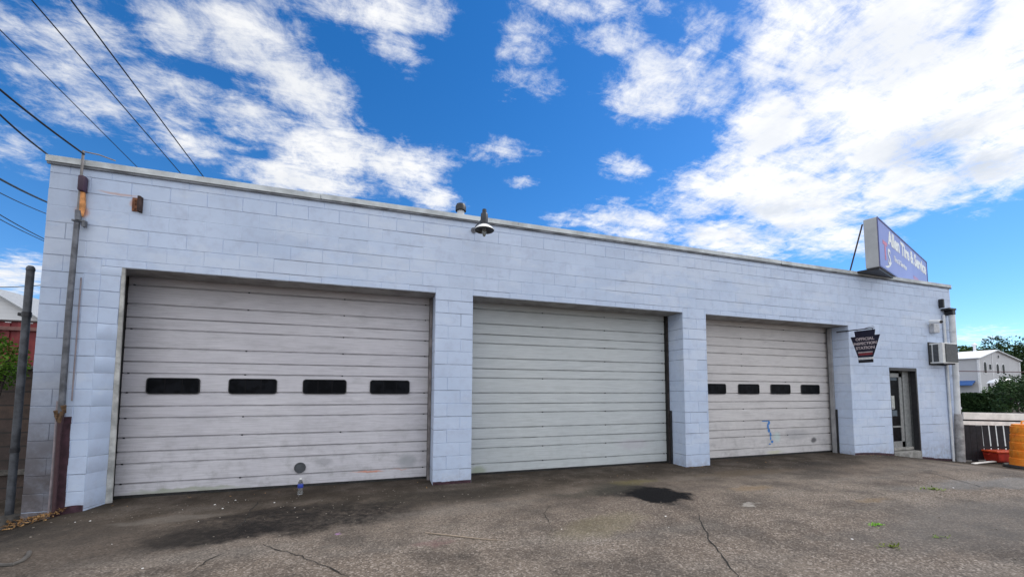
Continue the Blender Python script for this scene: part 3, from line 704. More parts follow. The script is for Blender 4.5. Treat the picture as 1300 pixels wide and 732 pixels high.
def mat_brick(name, c1, c2, mortar):
    t = NT(name); mp = t.N('ShaderNodeMapping'); t.l.new(t.pos(), mp.inputs[0]); mp.inputs['Rotation'].default_value = (PI/2, 0, 0)
    b = t.N('ShaderNodeTexBrick'); t.l.new(mp.outputs[0], b.inputs['Vector']); b.inputs['Scale'].default_value = 1; b.inputs['Brick Width'].default_value = .4; b.inputs['Row Height'].default_value = .2; b.inputs['Mortar Size'].default_value = .012
    b.inputs['Color1'].default_value = (*c1, 1); b.inputs['Color2'].default_value = (*c2, 1); b.inputs['Mortar'].default_value = (*mortar, 1)
    n = t.noise(6, 6, .7); return t.fin(t.mix(t.ramp(n, .35, .7, 0, .7), b.outputs['Color'], (.03, .025, .022)), .85, t.bump(n, .5, .02))
zb_ = atY(5, 468, 7.9).z
lw = tag(empty('low_block_wall', (-7, 7.9, 0)), 'stained dark brown block wall below the red fence', 'wall')
bm = NB(); box(bm, -3, 2.55, 0, .25, -.4, zb_); obj('masonry', bm, mat_brick('stained_block', (.10, .065, .05), (.07, .05, .045), (.035, .03, .028)), lw)
bm = NB(); z2 = atY(12, 598, 7.9).z; box(bm, -3, 2.52, -.05, -.002, z2-.05, z2+.03, 0, .006); box(bm, -3, 2.58, -.04, .29, zb_+.002, zb_+.05, 0, .01); obj('ledge', bm, simple('dirty_ledge', (.11, .10, .09), .9, var=.4), lw)

# foliage ----------------------------------------------------------------------
def mat_leaf(name, c1, c2):
    t = NT(name); n = t.noise(1.2, 3, .6); n2 = t.N('ShaderNodeTexWhiteNoise'); gi = t.N('ShaderNodeNewGeometry'); n2.noise_dimensions = '1D'; t.l.new(gi.outputs['Random Per Island'], n2.inputs['W'])
    f = t.math('ADD', t.math('MULTIPLY', t.ramp(n, .35, .65), .5), t.math('MULTIPLY', n2.outputs[0], .5))
    m = t.fin(t.mix(f, c1, c2), .7, None, 0, .12); return m
def leafy(bm, c, rx, ry, rz, n, size, clumps=14, seed=1):
    rnd = random.Random(seed); cl = []
    for i in range(clumps):
        th = rnd.uniform(0, 2*PI); ph = math.acos(rnd.uniform(-.8, 1)); rr_ = rnd.uniform(.45, .85)
        cl.append((Vector((math.cos(th)*math.sin(ph)*rr_, math.sin(th)*math.sin(ph)*rr_, math.cos(ph)*rr_)), rnd.uniform(.28, .48)))
    for i in range(n):
        cc, r = rnd.choice(cl); d = Vector((rnd.gauss(0, 1), rnd.gauss(0, 1), rnd.gauss(0, 1))).normalized()*r*rnd.uniform(.55, 1.08); q = cc+d
        p = Vector((c[0]+q.x*rx, c[1]+q.y*ry, c[2]+q.z*rz)); a = Vector((rnd.gauss(0, 1), rnd.gauss(0, 1), rnd.gauss(0, .7))).normalized(); b = a.cross(Vector((rnd.gauss(0, 1), rnd.gauss(0, 1), rnd.gauss(0, 1)))).normalized(); s = size*rnd.uniform(.6, 1.4)
        vs = [bm.verts.new(p-a*s), bm.verts.new(p-b*s*.5), bm.verts.new(p+a*s), bm.verts.new(p+b*s*.5)]; bm.faces.new(vs)
def tree(name, base, hgt, rx, rz, n, size, mat, label, cat='tree', seed=1, group=None, ry=None, trunk=.2, clumps=18):
    t = tag(empty(name, base), label, cat, group); cz = hgt-rz
    bm = NB(); leafy(bm, (0, 0, cz), rx, ry or rx, rz, n, size, clumps, seed); obj('crown' if cat == 'tree' else 'foliage', bm, mat, t, recalc=False)
    bm = NB(); rnd = random.Random(seed+5)
    tube(bm, [(0, 0, -.2), (.05*trunk, 0, cz*.5), (0, .03, cz)], [trunk, trunk*.75, trunk*.5], 8)
    for k in range(5):
        a = rnd.uniform(0, 2*PI); tube(bm, [(0, 0, cz*rnd.uniform(.5, .9)), (math.cos(a)*rx*.3, math.sin(a)*rx*.3, cz+rz*.1), (math.cos(a)*rx*.6, math.sin(a)*rx*.6, cz+rz*.4)], [trunk*.4, trunk*.25, trunk*.1], 6)
    obj('trunk' if cat == 'tree' else 'stem', bm, simple(name+'_bark', (.07, .055, .045), .9), t, True); return t
ML_D = mat_leaf('dark_green_leaves', (.014, .035, .014), (.05, .09, .03))
ML_M = mat_leaf('mid_green_leaves', (.03, .07, .02), (.09, .15, .045))
ML_L = mat_leaf('light_green_leaves', (.05, .13, .015), (.14, .26, .03))
p = atY(-4, 458, 7.3); p0 = Vector((p.x, 7.3, -.2))
tree('round_shrub', p0, p.z+.2+.32, .36, .36, 2600, .022, ML_L, 'bright green round-headed shrub beside the dark block wall', 'shrub', 3, trunk=.03)

# white building far left
def gable_house(name, org, rz, W, Dp, eave, peak, px, wallm, roofm, label, cat='house'):
    o = tag(empty(name, org, rz), label, cat)
    bm = NB(); prism(bm, [(0, -.5), (W, -.5), (W, eave), (px, peak), (0, eave)], 0, Dp); obj('wall', bm, wallm, o)
    bm = NB(); t_ = .12; ov = .3
    for sgn_, xa in ((-1, 0), (1, W)):
        sl = (peak-eave)/abs(px-xa); xo = xa+sgn_*ov; zo = eave-sl*ov
        prism(bm, [(xo, zo+.02), (px, peak+.02), (px, peak+.02+t_), (xo, zo+.02+t_)], -ov, Dp+ov)
    rf = obj('roof', bm, roofm, o); return o, rf
def mat_siding(name, col):
    t = NT(name); z = t.sep(t.local())[2]; f = t.math('FRACT', t.math('DIVIDE', z, .22)); e = t.ramp(f, .0, .14, 1, 0); n = t.noise(.8, 4, .5, vec=t.local())
    c = t.mix(t.ramp(n, .3, .7), tuple(k*.93 for k in col), col); return t.fin(t.mix(t.math('MULTIPLY', e, .35), c, tuple(k*.5 for k in col)), .6, t.bump(f, .5, .02))
wb = atY(0, 372, 30)
o, rf = gable_house('white_shed', (wb.x-3.2, 30, 0), 0, 5.2, 8, wb.z-1.55, wb.z+.25, 2.6, mat_siding('white_siding', (.72, .73, .75)), simple('grey_roof', (.30, .31, .32), .6), 'white gabled shed far behind the red fence', 'shed')
o, rf = gable_house('grey_roofed_shed', (-27.0, 40, 0), 0, 6.0, 8, 5.0, 5.75, 3.0, mat_siding('pale_siding', (.55, .57, .60)), simple('dark_roof', (.12, .13, .14), .6), 'low dark-roofed shed showing beside the white gabled shed', 'shed')

# ------------------------------------------------------------------ right-hand background
GR = -.34
Az = GR
hs, hrf = gable_house('clapboard_house', (79.4, 32.3, GR), math.atan2(.08, .997), 13.5, 16, 6.55, 7.85, 5.6, mat_siding('grey_white_siding', (.56, .56, .58)), simple('pale_metal_roof', (.66, .68, .70), .5, var=.06), 'two storey grey clapboard house with pale gable roof beyond the fence')
bm = NB(); M_HT = simple('house_white_trim', (.75, .76, .78), .5)
box(bm, -.12, .10, -.12, .10, -.3, 6.4); box(bm, 4.3, 4.42, -.06, -.002, -.3, 7.3); box(bm, 13.4, 13.62, -.12, .10, -.3, 6.4)
obj('corner_board', bm, M_HT, hs)
def hwin(cx, cz, w, h, arch=False):
    bm = NB(); pts = [(cx-w/2, cz-h/2), (cx+w/2, cz-h/2)]
    pts += [(cx+w/2*math.cos(a*PI/8), cz+h/2-w/2+w/2*math.sin(a*PI/8)) for a in range(9)] if arch else [(cx+w/2, cz+h/2), (cx-w/2, cz+h/2)]
    prism(bm, pts, -.05, -.01, 0); k = .74; pts2 = [(cx+(x-cx)*k, cz+(z-cz)*(k+.1)) for x, z in pts]; prism(bm, pts2, -.07, -.051, 1)
    obj('window', bm, [M_HT, M_GLASSDK], hs)
for a in ((1.9, 5.3, 1.0, 1.9, True), (3.5, 5.4, .9, .9), (5.9, 5.2, 1.0, 1.7, True), (7.8, 5.2, 1.0, 1.7, True), (2.6, 2.4, 1.0, 1.8, True), (6.4, 7.0, .5, .5)): hwin(*a)
bm = NB(); Wl = [(-1.3, 2.9), (-.01, 3.5)]; 
vs = [bm.verts.new(v) for v in ((-.01, .4, 3.4), (-.01, 3.4, 3.4), (-1.2, 3.4, 2.8), (-1.2, .4, 2.8))]; bm.faces.new(vs); r = bmesh.ops.extrude_face_region(bm, geom=bm.faces[:]); bmesh.ops.translate(bm, verts=[v for v in r['geom'] if isinstance(v, bmesh.types.BMVert)], vec=(0, 0, -.12))
obj('awning', bm, simple('blue_awning', (.04, .12, .34), .6), hs)
bm = NB(); tube(bm, [(8.6, 3.0, 6.9), (8.6, 3.0, 9.0)], .16, 10); lathe(bm, [(.16, 9.0), (.34, 9.1), (.34, 9.25), (.0, 9.5)], (8.6, 3.0, 0), 12); obj('flue', bm, M_HT, hrf, True)

# trees behind and around the house
def ang_pos(u, dist):
    d = ray(u, 496); d.z = 0; return d*(dist/(d.x*math.sin(YAW)+d.y*math.cos(YAW)))
for i, (u, dist, hgt, rx, rz, lab, m) in enumerate((
    (1272, 92, 14.6, 6.5, 5.6, 'tallest dark tree rising behind the roof ridge of the clapboard house', ML_D),
    (1293, 100, 15.8, 7.5, 6.5, 'broad dark tree behind the white flue of the house', ML_D),
    (1318, 88, 14.2, 6, 6.0, 'dark tree past the far eave of the house, cut by the picture edge', ML_D),
    (1250, 110, 13.6, 5.5, 4.4, 'lower dark tree showing over the pale roof slope', ML_D),
    (1222, 95, 12.6, 4.6, 3.6, 'small mid-green tree just past the downpipe, above the pale roof', ML_M))):
    q = ang_pos(u, dist); tree('dark_tree', (q.x, q.y, GR), hgt, rx, rz, 3800, .28, m, lab, 'tree', 20+i, 'trees behind the clapboard house', trunk=.3)
for i, (u, dist, hgt, rx, rz, lab, m) in enumerate((
    (1290, 27, 2.9, 1.5, 1.4, 'leafy dark green bush in front of the gable wall of the house', ML_D),
    (1310, 25, 3.1, 1.8, 1.6, 'taller dark bush at the picture edge above the fence', ML_D),
    (1268, 30, 2.2, 1.2, 1.0, 'low mid-green bush between hedge and big bushes', ML_M))):
    q = ang_pos(u, dist); tree('garden_bush', (q.x, q.y, GR), hgt, rx, rz, 3600, .09, m, lab, 'bush', 40+i, 'bushes beyond the fence', trunk=.08)
# clipped dark hedge
q0, q1 = ang_pos(1208, 31), ang_pos(1275, 29)
hd = tag(empty('clipped_hedge', ((q0+q1)/2).to_tuple()[:2]+(GR,), math.atan2(q1.y-q0.y, q1.x-q0.x)), 'straight dark hedge running below the clapboard house', 'hedge')
bm = NB(); Lh = (q1-q0).length/2; rnd = random.Random(3)
for i in range(5200):
    p = Vector((rnd.uniform(-Lh, Lh), rnd.uniform(-.5, .5), rnd.uniform(0, 1.72))); 
    if rnd.random() < .75: p.y = -.5+rnd.uniform(-.08, .08)
    a = Vector((rnd.gauss(0, 1), rnd.gauss(0, 1), rnd.gauss(0, 1))).normalized(); b = a.cross(Vector((rnd.gauss(0, 1), rnd.gauss(0, 1), 1))).normalized(); s = rnd.uniform(.05, .11)
    bm.faces.new([bm.verts.new(p-a*s), bm.verts.new(p-b*s*.6), bm.verts.new(p+a*s), bm.verts.new(p+b*s*.6)])
box(bm, -Lh+.1, Lh-.1, -.38, .38, 0, 1.55)
obj('foliage', bm, ML_D, hd, recalc=False)
# white domed parasol top above the bushes
q = ang_pos(1274, 40); ps = tag(empty('white_parasol', (q.x, q.y, GR)), 'white domed parasol showing above the dark bushes', 'parasol')
zz = EYE+500*0+1.40-GR
bm = NB(); lathe(bm, [(.0, zz), (.45, zz-.06), (.85, zz-.22), (1.1, zz-.5), (1.08, zz-.52)], (0, 0, 0), 20); obj('canopy', bm, M_WHITE, ps, True)
bm = NB(); tube(bm, [(0, 0, 0), (0, 0, zz-.05)], .03, 8); obj('pole', bm, M_GALV, ps, True)

# pale concrete yard beyond the fence
bm = NB(); 
quad(bm, (14.5, 6.9, -.315), (40, 3.2, -.315), (44, 16, -.315), (15.2, 18, -.315))
tag(obj('concrete_yard', bm, simple('pale_concrete', (.27, .265, .25), .85, var=.15, scale=1.2)), kind='structure')

# picket fence --------------------------------------------------------------------
dz = -math.sin(YAW); fdx, fdy = math.cos(YAW), -math.sin(YAW)
f0 = Vector((14.19, 6.12, 0)); fa = math.atan2(fdy, fdx)
fn = tag(empty('slat_fence', (f0.x, f0.y, -.34), fa), 'dark slatted fence with two pale top boards at the right corner of the garage', 'fence')
M_SLAT = simple('dark_stained_slat', (.010, .009, .013), .65, var=.5, scale=10)
htop = (.85*-1+EYE)+.34
x = .0; rnd = random.Random(5); k = 0
gaps = [.0, .012, .03, .042, .042, .045, .05, .12, .07, .06, .05, .06, .05, .06, .05, .06]
for gp in gaps:
    w = .150+rnd.uniform(-.01, .01); bm = NB(); Ms = Matrix.Translation((x+w/2, 0, 0)) @ Matrix.Rotation(rnd.uniform(-.02, .02)-.03, 4, 'Y')
    box(bm, -w/2, w/2, -.006, .006, rnd.uniform(-.02, .05), htop-.02+rnd.uniform(0, .015), 0, .002, Ms)
    obj('slat', bm, M_SLAT, fn); x += w+gp
Lf = x
bm = NB(); box(bm, 0, Lf, .008, .03, .34, .385, 0, .004); obj('rail', bm, M_SLAT, fn)
M_PALE = simple('weathered_pale_board', (.84, .80, .75), .7, var=.12, scale=6)
for (zc, hh, y0) in ((htop+.055, .10, -.03), (htop+.235, .18, -.045)):
    bm = NB(); Mb = Matrix.Translation((0, 0, zc)) @ Matrix.Rotation(.018, 4, 'Y'); box(bm, -.04, Lf, y0, y0+.035, -hh/2, hh/2, 0, .005, Mb); obj('top_board', bm, M_PALE, fn)
bm = NB(); box(bm, -.02, Lf, -.008, .03, htop-.01, htop+.32); obj('dark_backing_rail', bm, M_SLAT, fn)
for xx in (1.66, 3.1):
    bm = NB(); box(bm, xx-.045, xx+.045, .052, .14, -.1, htop+.25, 0, .005); obj('post', bm, M_SLAT, fn)

# traffic drum at the edge
q = atZ(1297, 592, -.30); qx, qy = q.x+.10, q.y-.05
dr = tag(empty('traffic_drum', (qx, qy, g(qx, qy))), 'orange ribbed plastic traffic drum in front of the slatted fence', 'traffic drum')
bm = NB(); prof = [(.31, .0), (.31, .06), (.27, .065)]
zz = .08
for i in range(5): prof += [(.265-.012*i, zz), (.262-.012*i, zz+.145), (.245-.012*i, zz+.155), (.245-.012*i, zz+.172)]; zz += .185
prof += [(.19, 1.02), (.14, 1.03), (.0, 1.03)]
def mat_orange():
    t = NT('sunned_orange_plastic'); n = t.noise(5, 6, .7, vec=t.local()); n2 = t.noise(11, 6, .7, vec=t.local()); c = t.mix(t.ramp(n, .35, .7), (.78, .20, .015), (.85, .33, .04)); return t.fin(t.mix(t.ramp(n2, .52, .75, 0, .7), c, (.22, .08, .03)), .6, t.bump(n2, .3, .01), 0, .3)
lathe(bm, prof, (0, 0, 0), 36); obj('drum_body', bm, mat_orange(), dr, True)
bm = NB(); lathe(bm, [(.36, .0), (.37, .03), (.35, .07), (.275, .075)], (0, 0, 0), 32); obj('base_ring', bm, M_RUBBER, dr, True)
bm = NB(); tube(bm, [(-.1, 0, 1.03), (-.08, 0, 1.09), (.08, 0, 1.09), (.1, 0, 1.03)], .016, 8); obj('handle', bm, mat_orange(), dr, True)
# red bin lying low beside the drum
q = atZ(1270, 585, -.31)
rb = tag(empty('red_tub', (q.x, q.y, g(q.x, q.y)+.03), -.35), 'low red plastic tub beside the orange traffic drum', 'tub')
M_REDP = simple('red_plastic', (.42, .035, .02), .5, var=.3, scale=5)
bm = NB()
def taper(bm, z0, z1, a0, a1, b0, b1, mi=0):
    A = [bm.verts.new((sx*a0, sy*b0, z0)) for sx, sy in ((-1, -1), (1, -1), (1, 1), (-1, 1))]; B = [bm.verts.new((sx*a1, sy*b1, z1)) for sx, sy in ((-1, -1), (1, -1), (1, 1), (-1, 1))]
    bm.faces.new(A); bm.faces.new(B)
    for i in range(4): bm.faces.new((A[i], A[(i+1) % 4], B[(i+1) % 4], B[i]))
taper(bm, 0, .24, .24, .29, .16, .20); bmesh.ops.bevel(bm, geom=bm.edges[:], offset=.03, segments=3, affect='EDGES'); obj('tub_body', bm, M_REDP, rb, True)
bm = NB(); box(bm, -.31, .31, -.22, .22, .235, .275, 0, .012); obj('lid', bm, simple('orange_red_lid', (.60, .08, .02), .45), rb)
for sx in (-1, 1):
    bm = NB(); tube(bm, [(sx*.30, -.06, .20), (sx*.335, -.05, .18), (sx*.335, .05, .18), (sx*.30, .06, .20)], .01, 6); obj('handle', bm, M_REDP, rb, True)
# pale plank lying at the fence foot
a, b = atZ(1236, 588.5, -.31), atZ(1263, 585.5, -.31)
pk = empty('plank', ((a+b)/2).to_tuple(), math.atan2(b.y-a.y, b.x-a.x)); 
bm = NB(); Lk = (b-a).length/2; box(bm, -Lk, Lk, -.04, .04, .0, .02, 0, .003); pko = obj('loose_plank', bm, M_PALE); pko.location = pk.location; pko.rotation_euler.z = pk.rotation_euler.z; bpy.data.objects.remove(pk); tag(pko, 'pale narrow plank lying on the ground at the foot of the slats', 'plank')

# ------------------------------------------------------------------ small things on the ground
q = atZ(381, 627, 0); bt = tag(empty('water_bottle', (q.x, q.y, g(q.x, q.y)+.001)), 'clear plastic water bottle with blue label standing before the left door', 'bottle')
gl = NT('clear_plastic'); gl.b.inputs['Transmission Weight'].default_value = .92; gl.b.inputs['IOR'].default_value = 1.2; gl.fin((.9, .93, .95), .08)
bm = NB(); lathe(bm, [(.0, .002), (.026, .0), (.033, .01), (.031, .05), (.034, .09), (.033, .14), (.030, .165), (.014, .198), (.012, .205), (.0, .206)], (0, 0, 0), 24); obj('bottle_body', bm, gl.m, bt, True)
bm = NB(); lathe(bm, [(.0345, .092), (.0350, .094), (.0345, .142), (.034, .143)], (0, 0, 0), 24); obj('label_wrap', bm, simple('blue_white_label', (.03, .06, .38), .4), bt, True)
bm = NB(); lathe(bm, [(.015, .2), (.015, .222), (.0, .223)], (0, 0, 0), 18); obj('cap', bm, M_WHITE, bt, True)
# a dry stick
pts = [atZ(u, v, .0)+Vector((0, 0, .008)) for u, v in ((540, 676.5), (560, 678.5), (585, 681.5), (612, 684.5), (645, 687))]
bm = NB(); tube(bm, pts, [.004, .006, .006, .005, .002], 6)
for i in (1, 2, 3): tube(bm, [pts[i], pts[i]+Vector((.05, .03*(-1)**i, .012))], [.003, .0015], 5)
c = pts[2].copy()
for v in bm.verts: v.co -= c
tag(obj('dry_stick', bm, simple('dry_wood', (.30, .24, .18), .8), loc=c), 'thin dry stick lying on the asphalt before the middle door', 'stick')
# hose end bottom left
pts = [atZ(u, v, .0)+Vector((0, 0, .012)) for u, v in ((-12, 716), (2, 719), (16, 718), (28, 713), (36, 706), (37, 702))]
bm = NB(); tube(bm, pts, .016, 8); c = pts[2].copy()
for v in bm.verts: v.co -= c
tag(obj('rubber_hose', bm, simple('dusty_grey_hose', (.07, .065, .06), .7), loc=c), 'curved grey end of hose lying by the foot of the post', 'hose')
# green weeds
def weed(u, v, r, n, m, label, seed, dry=False):
    q = atZ(u, v, 0); q.z = g(q.x, q.y); rnd = random.Random(seed); bm = NB()
    for i in range(n):
        a = rnd.uniform(0, 2*PI); rr_ = r*abs(rnd.gauss(0, .5)); b0 = Vector((math.cos(a)*rr_*1.5, math.sin(a)*rr_*.8, .004)); d = Vector((rnd.gauss(0, 1), rnd.gauss(0, 1), rnd.uniform(.15, .9))).normalized()*r*rnd.uniform(.15, .4); s = d.cross(Vector((0, 0, 1))).normalized()*r*.06
        bm.faces.new([bm.verts.new(b0-s*.3), bm.verts.new(b0+d*.5-s), bm.verts.new(b0+d), bm.verts.new(b0+d*.5+s)])
    o = obj('weed_tuft', bm, m, recalc=False, loc=q); tag(o, label, 'weed', 'weeds in the asphalt')
weed(1112, 666, .085, 90, mat_leaf('fresh_weed', (.12, .33, .02), (.22, .46, .04)), 'brightest green weed tuft on the open asphalt', 1)
weed(1131, 694, .10, 70, mat_leaf('yellowing_weed', (.10, .14, .02), (.20, .22, .05)), 'yellowish weed tuft nearest the camera', 2)
weed(1184, 621, .15, 70, mat_leaf('sparse_weed', (.10, .17, .02), (.22, .27, .05)), 'sparse green weed patch out from the entrance door', 3)
weed(1192, 683, .09, 36, mat_leaf('thin_weed', (.08, .14, .03), (.16, .2, .05)), 'faint thin green weed between the other tufts and the picture corner', 4)
# grit, scraps and dead leaves: nobody would count them
def litter(name, m, spots, smin, smax, seed, flat=.5):
    rnd = random.Random(seed); bm = NB()
    for (x, y) in spots(rnd):
        s = rnd.uniform(smin, smax); z = g(x, y)
        r = bmesh.ops.create_icosphere(bm, subdivisions=1, radius=s)
        Mx = Matrix.Translation((x, y, z+s*flat*.6)) @ Matrix.Rotation(rnd.uniform(0, 6), 4, 'Z') @ Matrix.Diagonal((1, rnd.uniform(.5, 1), flat, 1))
        for v in r['verts']: v.co *= rnd.uniform(.7, 1.2)
        bmesh.ops.transform(bm, matrix=Mx, verts=r['verts'])
    return obj(name, bm, m)
def sp1(r):
    return [(r.uniform(-3.5, 11), 6.15-abs(r.gauss(0, .55))) for _ in range(260)] + [(r.uniform(-3, 9), r.uniform(1.8, 6)) for _ in range(420)]
tag(litter('loose_gravel', simple('grey_grit', (.16, .14, .12), .9), sp1, .004, .013, 1), kind='stuff')
def sp2(r):
    o = []
    for u, v, k, s in ((255, 642, 8, .35), (330, 632, 7, .3), (400, 632, 3, .3), (170, 722, 1, .05), (148, 690, 1, .05), (110, 662, 5, .12), (853, 669, 1, .02), (847, 655, 1, .02), (1082, 684, 1, .02), (1211, 619, 1, .02), (721, 670, 1, .02), (253, 661, 1, .02)):
        q = atZ(u, v, 0); o += [(q.x+r.gauss(0, s), min(6.15, q.y+r.gauss(0, s*.4))) for _ in range(max(1, k//2))]
    return o
tag(litter('white_litter', simple('white_scraps', (.75, .74, .72), .7), sp2, .006, .013, 2, .4), kind='stuff')
rnd = random.Random(9); bm = NB()
for i in range(260):
    x = rnd.uniform(-4.05, -3.55); y = D-.02-abs(rnd.gauss(0, .10)); z = g(x, y)+abs(rnd.gauss(0, .02))+.006+max(0, .05-(D-y)*.3); a = Vector((rnd.gauss(0, 1), rnd.gauss(0, 1), rnd.gauss(0, .4))).normalized()*rnd.uniform(.012, .035); b = a.cross(Vector((rnd.gauss(0, .3), rnd.gauss(0, .3), 1))).normalized()*rnd.uniform(.004, .014); p = Vector((x, y, z))
    bm.faces.new([bm.verts.new(p-a), bm.verts.new(p-b), bm.verts.new(p+a), bm.verts.new(p+b)])
for i in range(150):
    x = rnd.choice((rnd.uniform(-3.6, 14), rnd.gauss(10.9, .5), rnd.gauss(5.7, .4))); y = D-.03-abs(rnd.gauss(0, .06)) if not any(o[0] < x < o[1] for o in OPEN) else D+.35-abs(rnd.gauss(0, .25))
    p = Vector((x, y, g(x, y)+.006)); a = Vector((rnd.gauss(0, 1), rnd.gauss(0, 1), rnd.gauss(0, .3))).normalized()*rnd.uniform(.008, .022); b = a.cross(Vector((rnd.gauss(0, .3), rnd.gauss(0, .3), 1))).normalized()*rnd.uniform(.003, .009)
    bm.faces.new([bm.verts.new(p-a), bm.verts.new(p-b), bm.verts.new(p+a), bm.verts.new(p+b)])
tag(obj('dead_leaves', bm, mat_leaf('dry_leaf', (.16, .08, .03), (.42, .26, .12)), recalc=False), 'dry orange-brown leaves heaped at the left foot of the wall', kind='stuff')

# ------------------------------------------------------------------ overhead lines
M_WIRE = simple('black_cable', (.010, .010, .013), .5, bump=0)
def wire(pa, pb, za, r, label, sag=.12, ext=1.6, extb=0.0):
    """a cable through two sight lines at height za (first) .. its far end"""
    A, B = atZ(*pa, za+EYE), atZ(*pb, za+EYE); dv = B-A; A2 = A-dv*ext; B2 = B+dv*extb; n = 40; bm = NB(); pts = []
    for i in range(n+1):
        q = i/n; p = A2.lerp(B2, q); pts.append(p)
    c = pts[n//2].copy()
    tube(bm, [p-c for p in pts], r, 6)
    tag(obj('overhead_cable', bm, M_WIRE, loc=c), label, 'cable', 'overhead cables left of the roof')
wire((90, 0), (255, 220), 5.5, .012, 'overhead cable reaching the roof line farthest from the corner', extb=.9)
wire((40, 0), (225, 215), 5.5, .010, 'overhead cable that meets the roof line second farthest from the corner', extb=.9)
wire((0, 38), (170, 208), 5.5, .008, 'thin overhead cable meeting the roof line just past the service conduit', extb=.9)
def drop(pa, pb, Ya, Yb, r, label, extb=0.0):
    A, B = atY(*pa, Ya), atY(*pb, Yb); dv = B-A; A2 = A-dv*.9; B2 = B+dv*extb; pts = []
    for i in range(25):
        q = i/24; p = A2.lerp(B2, q); p.z -= .06*math.sin(PI*q); pts.append(p)
    c = pts[12].copy(); bm = NB(); tube(bm, [p-c for p in pts], r, 6); tag(obj('overhead_cable', bm, M_WIRE, loc=c), label, 'cable', 'overhead cables left of the roof')
drop((0, 106), (107, 196), 5.2, 6.15, .011, 'thick service cable ending at the top of the conduit')
drop((0, 138), (64, 199), 5.4, 6.3, .010, 'thick cable ending at the very corner of the roof')
drop((0, 223), (58, 254), 9.0, 11.0, .018, 'thick lower cable passing behind the corner of the building', extb=.4)
drop((0, 241), (55, 268), 10.0, 12.0, .009, 'fine cable just under the thick lower cable', extb=.4)
drop((0, 269), (53, 300), 11.0, 13.0, .010, 'upper of the two lowest fine cables left of the corner', extb=.4)
drop((0, 275), (53, 303), 11.5, 13.6, .009, 'lower of the two lowest fine cables left of the corner', extb=.4)
drop((0, 362), (48, 361), 16.0, 16.5, .012, 'fine level cable just above the white shed roof', extb=.4)
# dark red cable across the view of the house
a, b = atY(1200, 470.5, 12), atY(1330, 472.5, 11); bm = NB(); c = (a+b)/2; tube(bm, [a-c, (b-a)*0, b-c], .022, 6)
tag(obj('dark_red_cable', bm, simple('dark_red_cable_skin', (.06, .015, .02), .6), loc=c), 'dark red level cable crossing in front of the clapboard house', 'cable')

# ------------------------------------------------------------------ sky and light
SUN_AZ, SUN_EL = math.radians(84), math.radians(50)
world = bpy.data.worlds.new('World'); scene.world = world; world.use_nodes = True
T = NT.__new__(NT); T.t = world.node_tree; T.n = T.t.nodes; T.l = T.t.links; T._oc = None
bg = T.n['Background']
tc = T.N('ShaderNodeTexCoord'); nv = T.N('ShaderNodeVectorMath', operation='NORMALIZE'); T.l.new(tc.outputs['Generated'], nv.inputs[0]); DIR = nv.outputs[0]
dx_, dy_, dz_ = T.sep(DIR)
sky = T.N('ShaderNodeTexSky', sky_type='NISHITA'); sky.sun_disc = False; sky.sun_elevation = SUN_EL; sky.sun_rotation = SUN_AZ; sky.air_density = 1.0; sky.dust_density = .15; sky.ozone_density = 3.0; sky.altitude = 100
hsv = T.N('ShaderNodeHueSaturation'); hsv.inputs['Saturation'].default_value = 1.36; hsv.inputs['Hue'].default_value = .505; hsv.inputs['Value'].default_value = 1.35; T.l.new(sky.outputs[0], hsv.inputs['Color'])
zc = T.math('MAXIMUM', dz_, .02)
den = T.math('ADD', zc, .10)
px_, py_ = T.math('DIVIDE', dx_, den), T.math('DIVIDE', dy_, den)
P3 = T.comb(px_, py_, 0.0)
az = T.math('ARCTAN2', dx_, dy_); el = T.math('ARCSINE', dz_)
AE = T.comb(az, el, 0.0)
def wnoise(scale, detail, rough, off=(0, 0, 0), sc=(1, 1, 1), dist=0, rot=0):
    mp = T.N('ShaderNodeMapping'); T.l.new(P3, mp.inputs[0]); mp.inputs['Location'].default_value = off; mp.inputs['Scale'].default_value = sc; mp.inputs['Rotation'].default_value = (0, 0, rot)
    nd = T.N('ShaderNodeTexNoise'); T.l.new(mp.outputs[0], nd.inputs[0]); nd.inputs['Scale'].default_value = scale; nd.inputs['Detail'].default_value = detail; nd.inputs['Roughness'].default_value = rough; nd.inputs['Distortion'].default_value = dist
    return nd.outputs['Fac']
def azel(u, v):
    d = ray(u, v).normalized(); return math.atan2(d.x, d.y), math.asin(d.z)
def wmask(u, v, ru, rv, deg=0):
    """cloud bank placed by the bearing and height it has in the sky"""
    a0, e0 = azel(u, v); t_ = math.radians(deg)
    a1, e1 = azel(u+ru*math.cos(t_), v+ru*math.sin(t_)); a2, e2 = azel(u-rv*math.sin(t_), v+rv*math.cos(t_))
    r1 = math.hypot(a1-a0, e1-e0); r2 = math.hypot(a2-a0, e2-e0); an = math.atan2(e1-e0, a1-a0)
    mp = T.N('ShaderNodeMapping', vector_type='TEXTURE'); T.l.new(AE, mp.inputs[0]); mp.inputs['Location'].default_value = (a0, e0, 0); mp.inputs['Rotation'].default_value = (0, 0, an); mp.inputs['Scale'].default_value = (r1, r2, 1)
    ln = T.N('ShaderNodeVectorMath', operation='LENGTH'); T.l.new(mp.outputs[0], ln.inputs[0]); return T.ramp(ln.outputs['Value'], .15, 1.3, 1, 0)
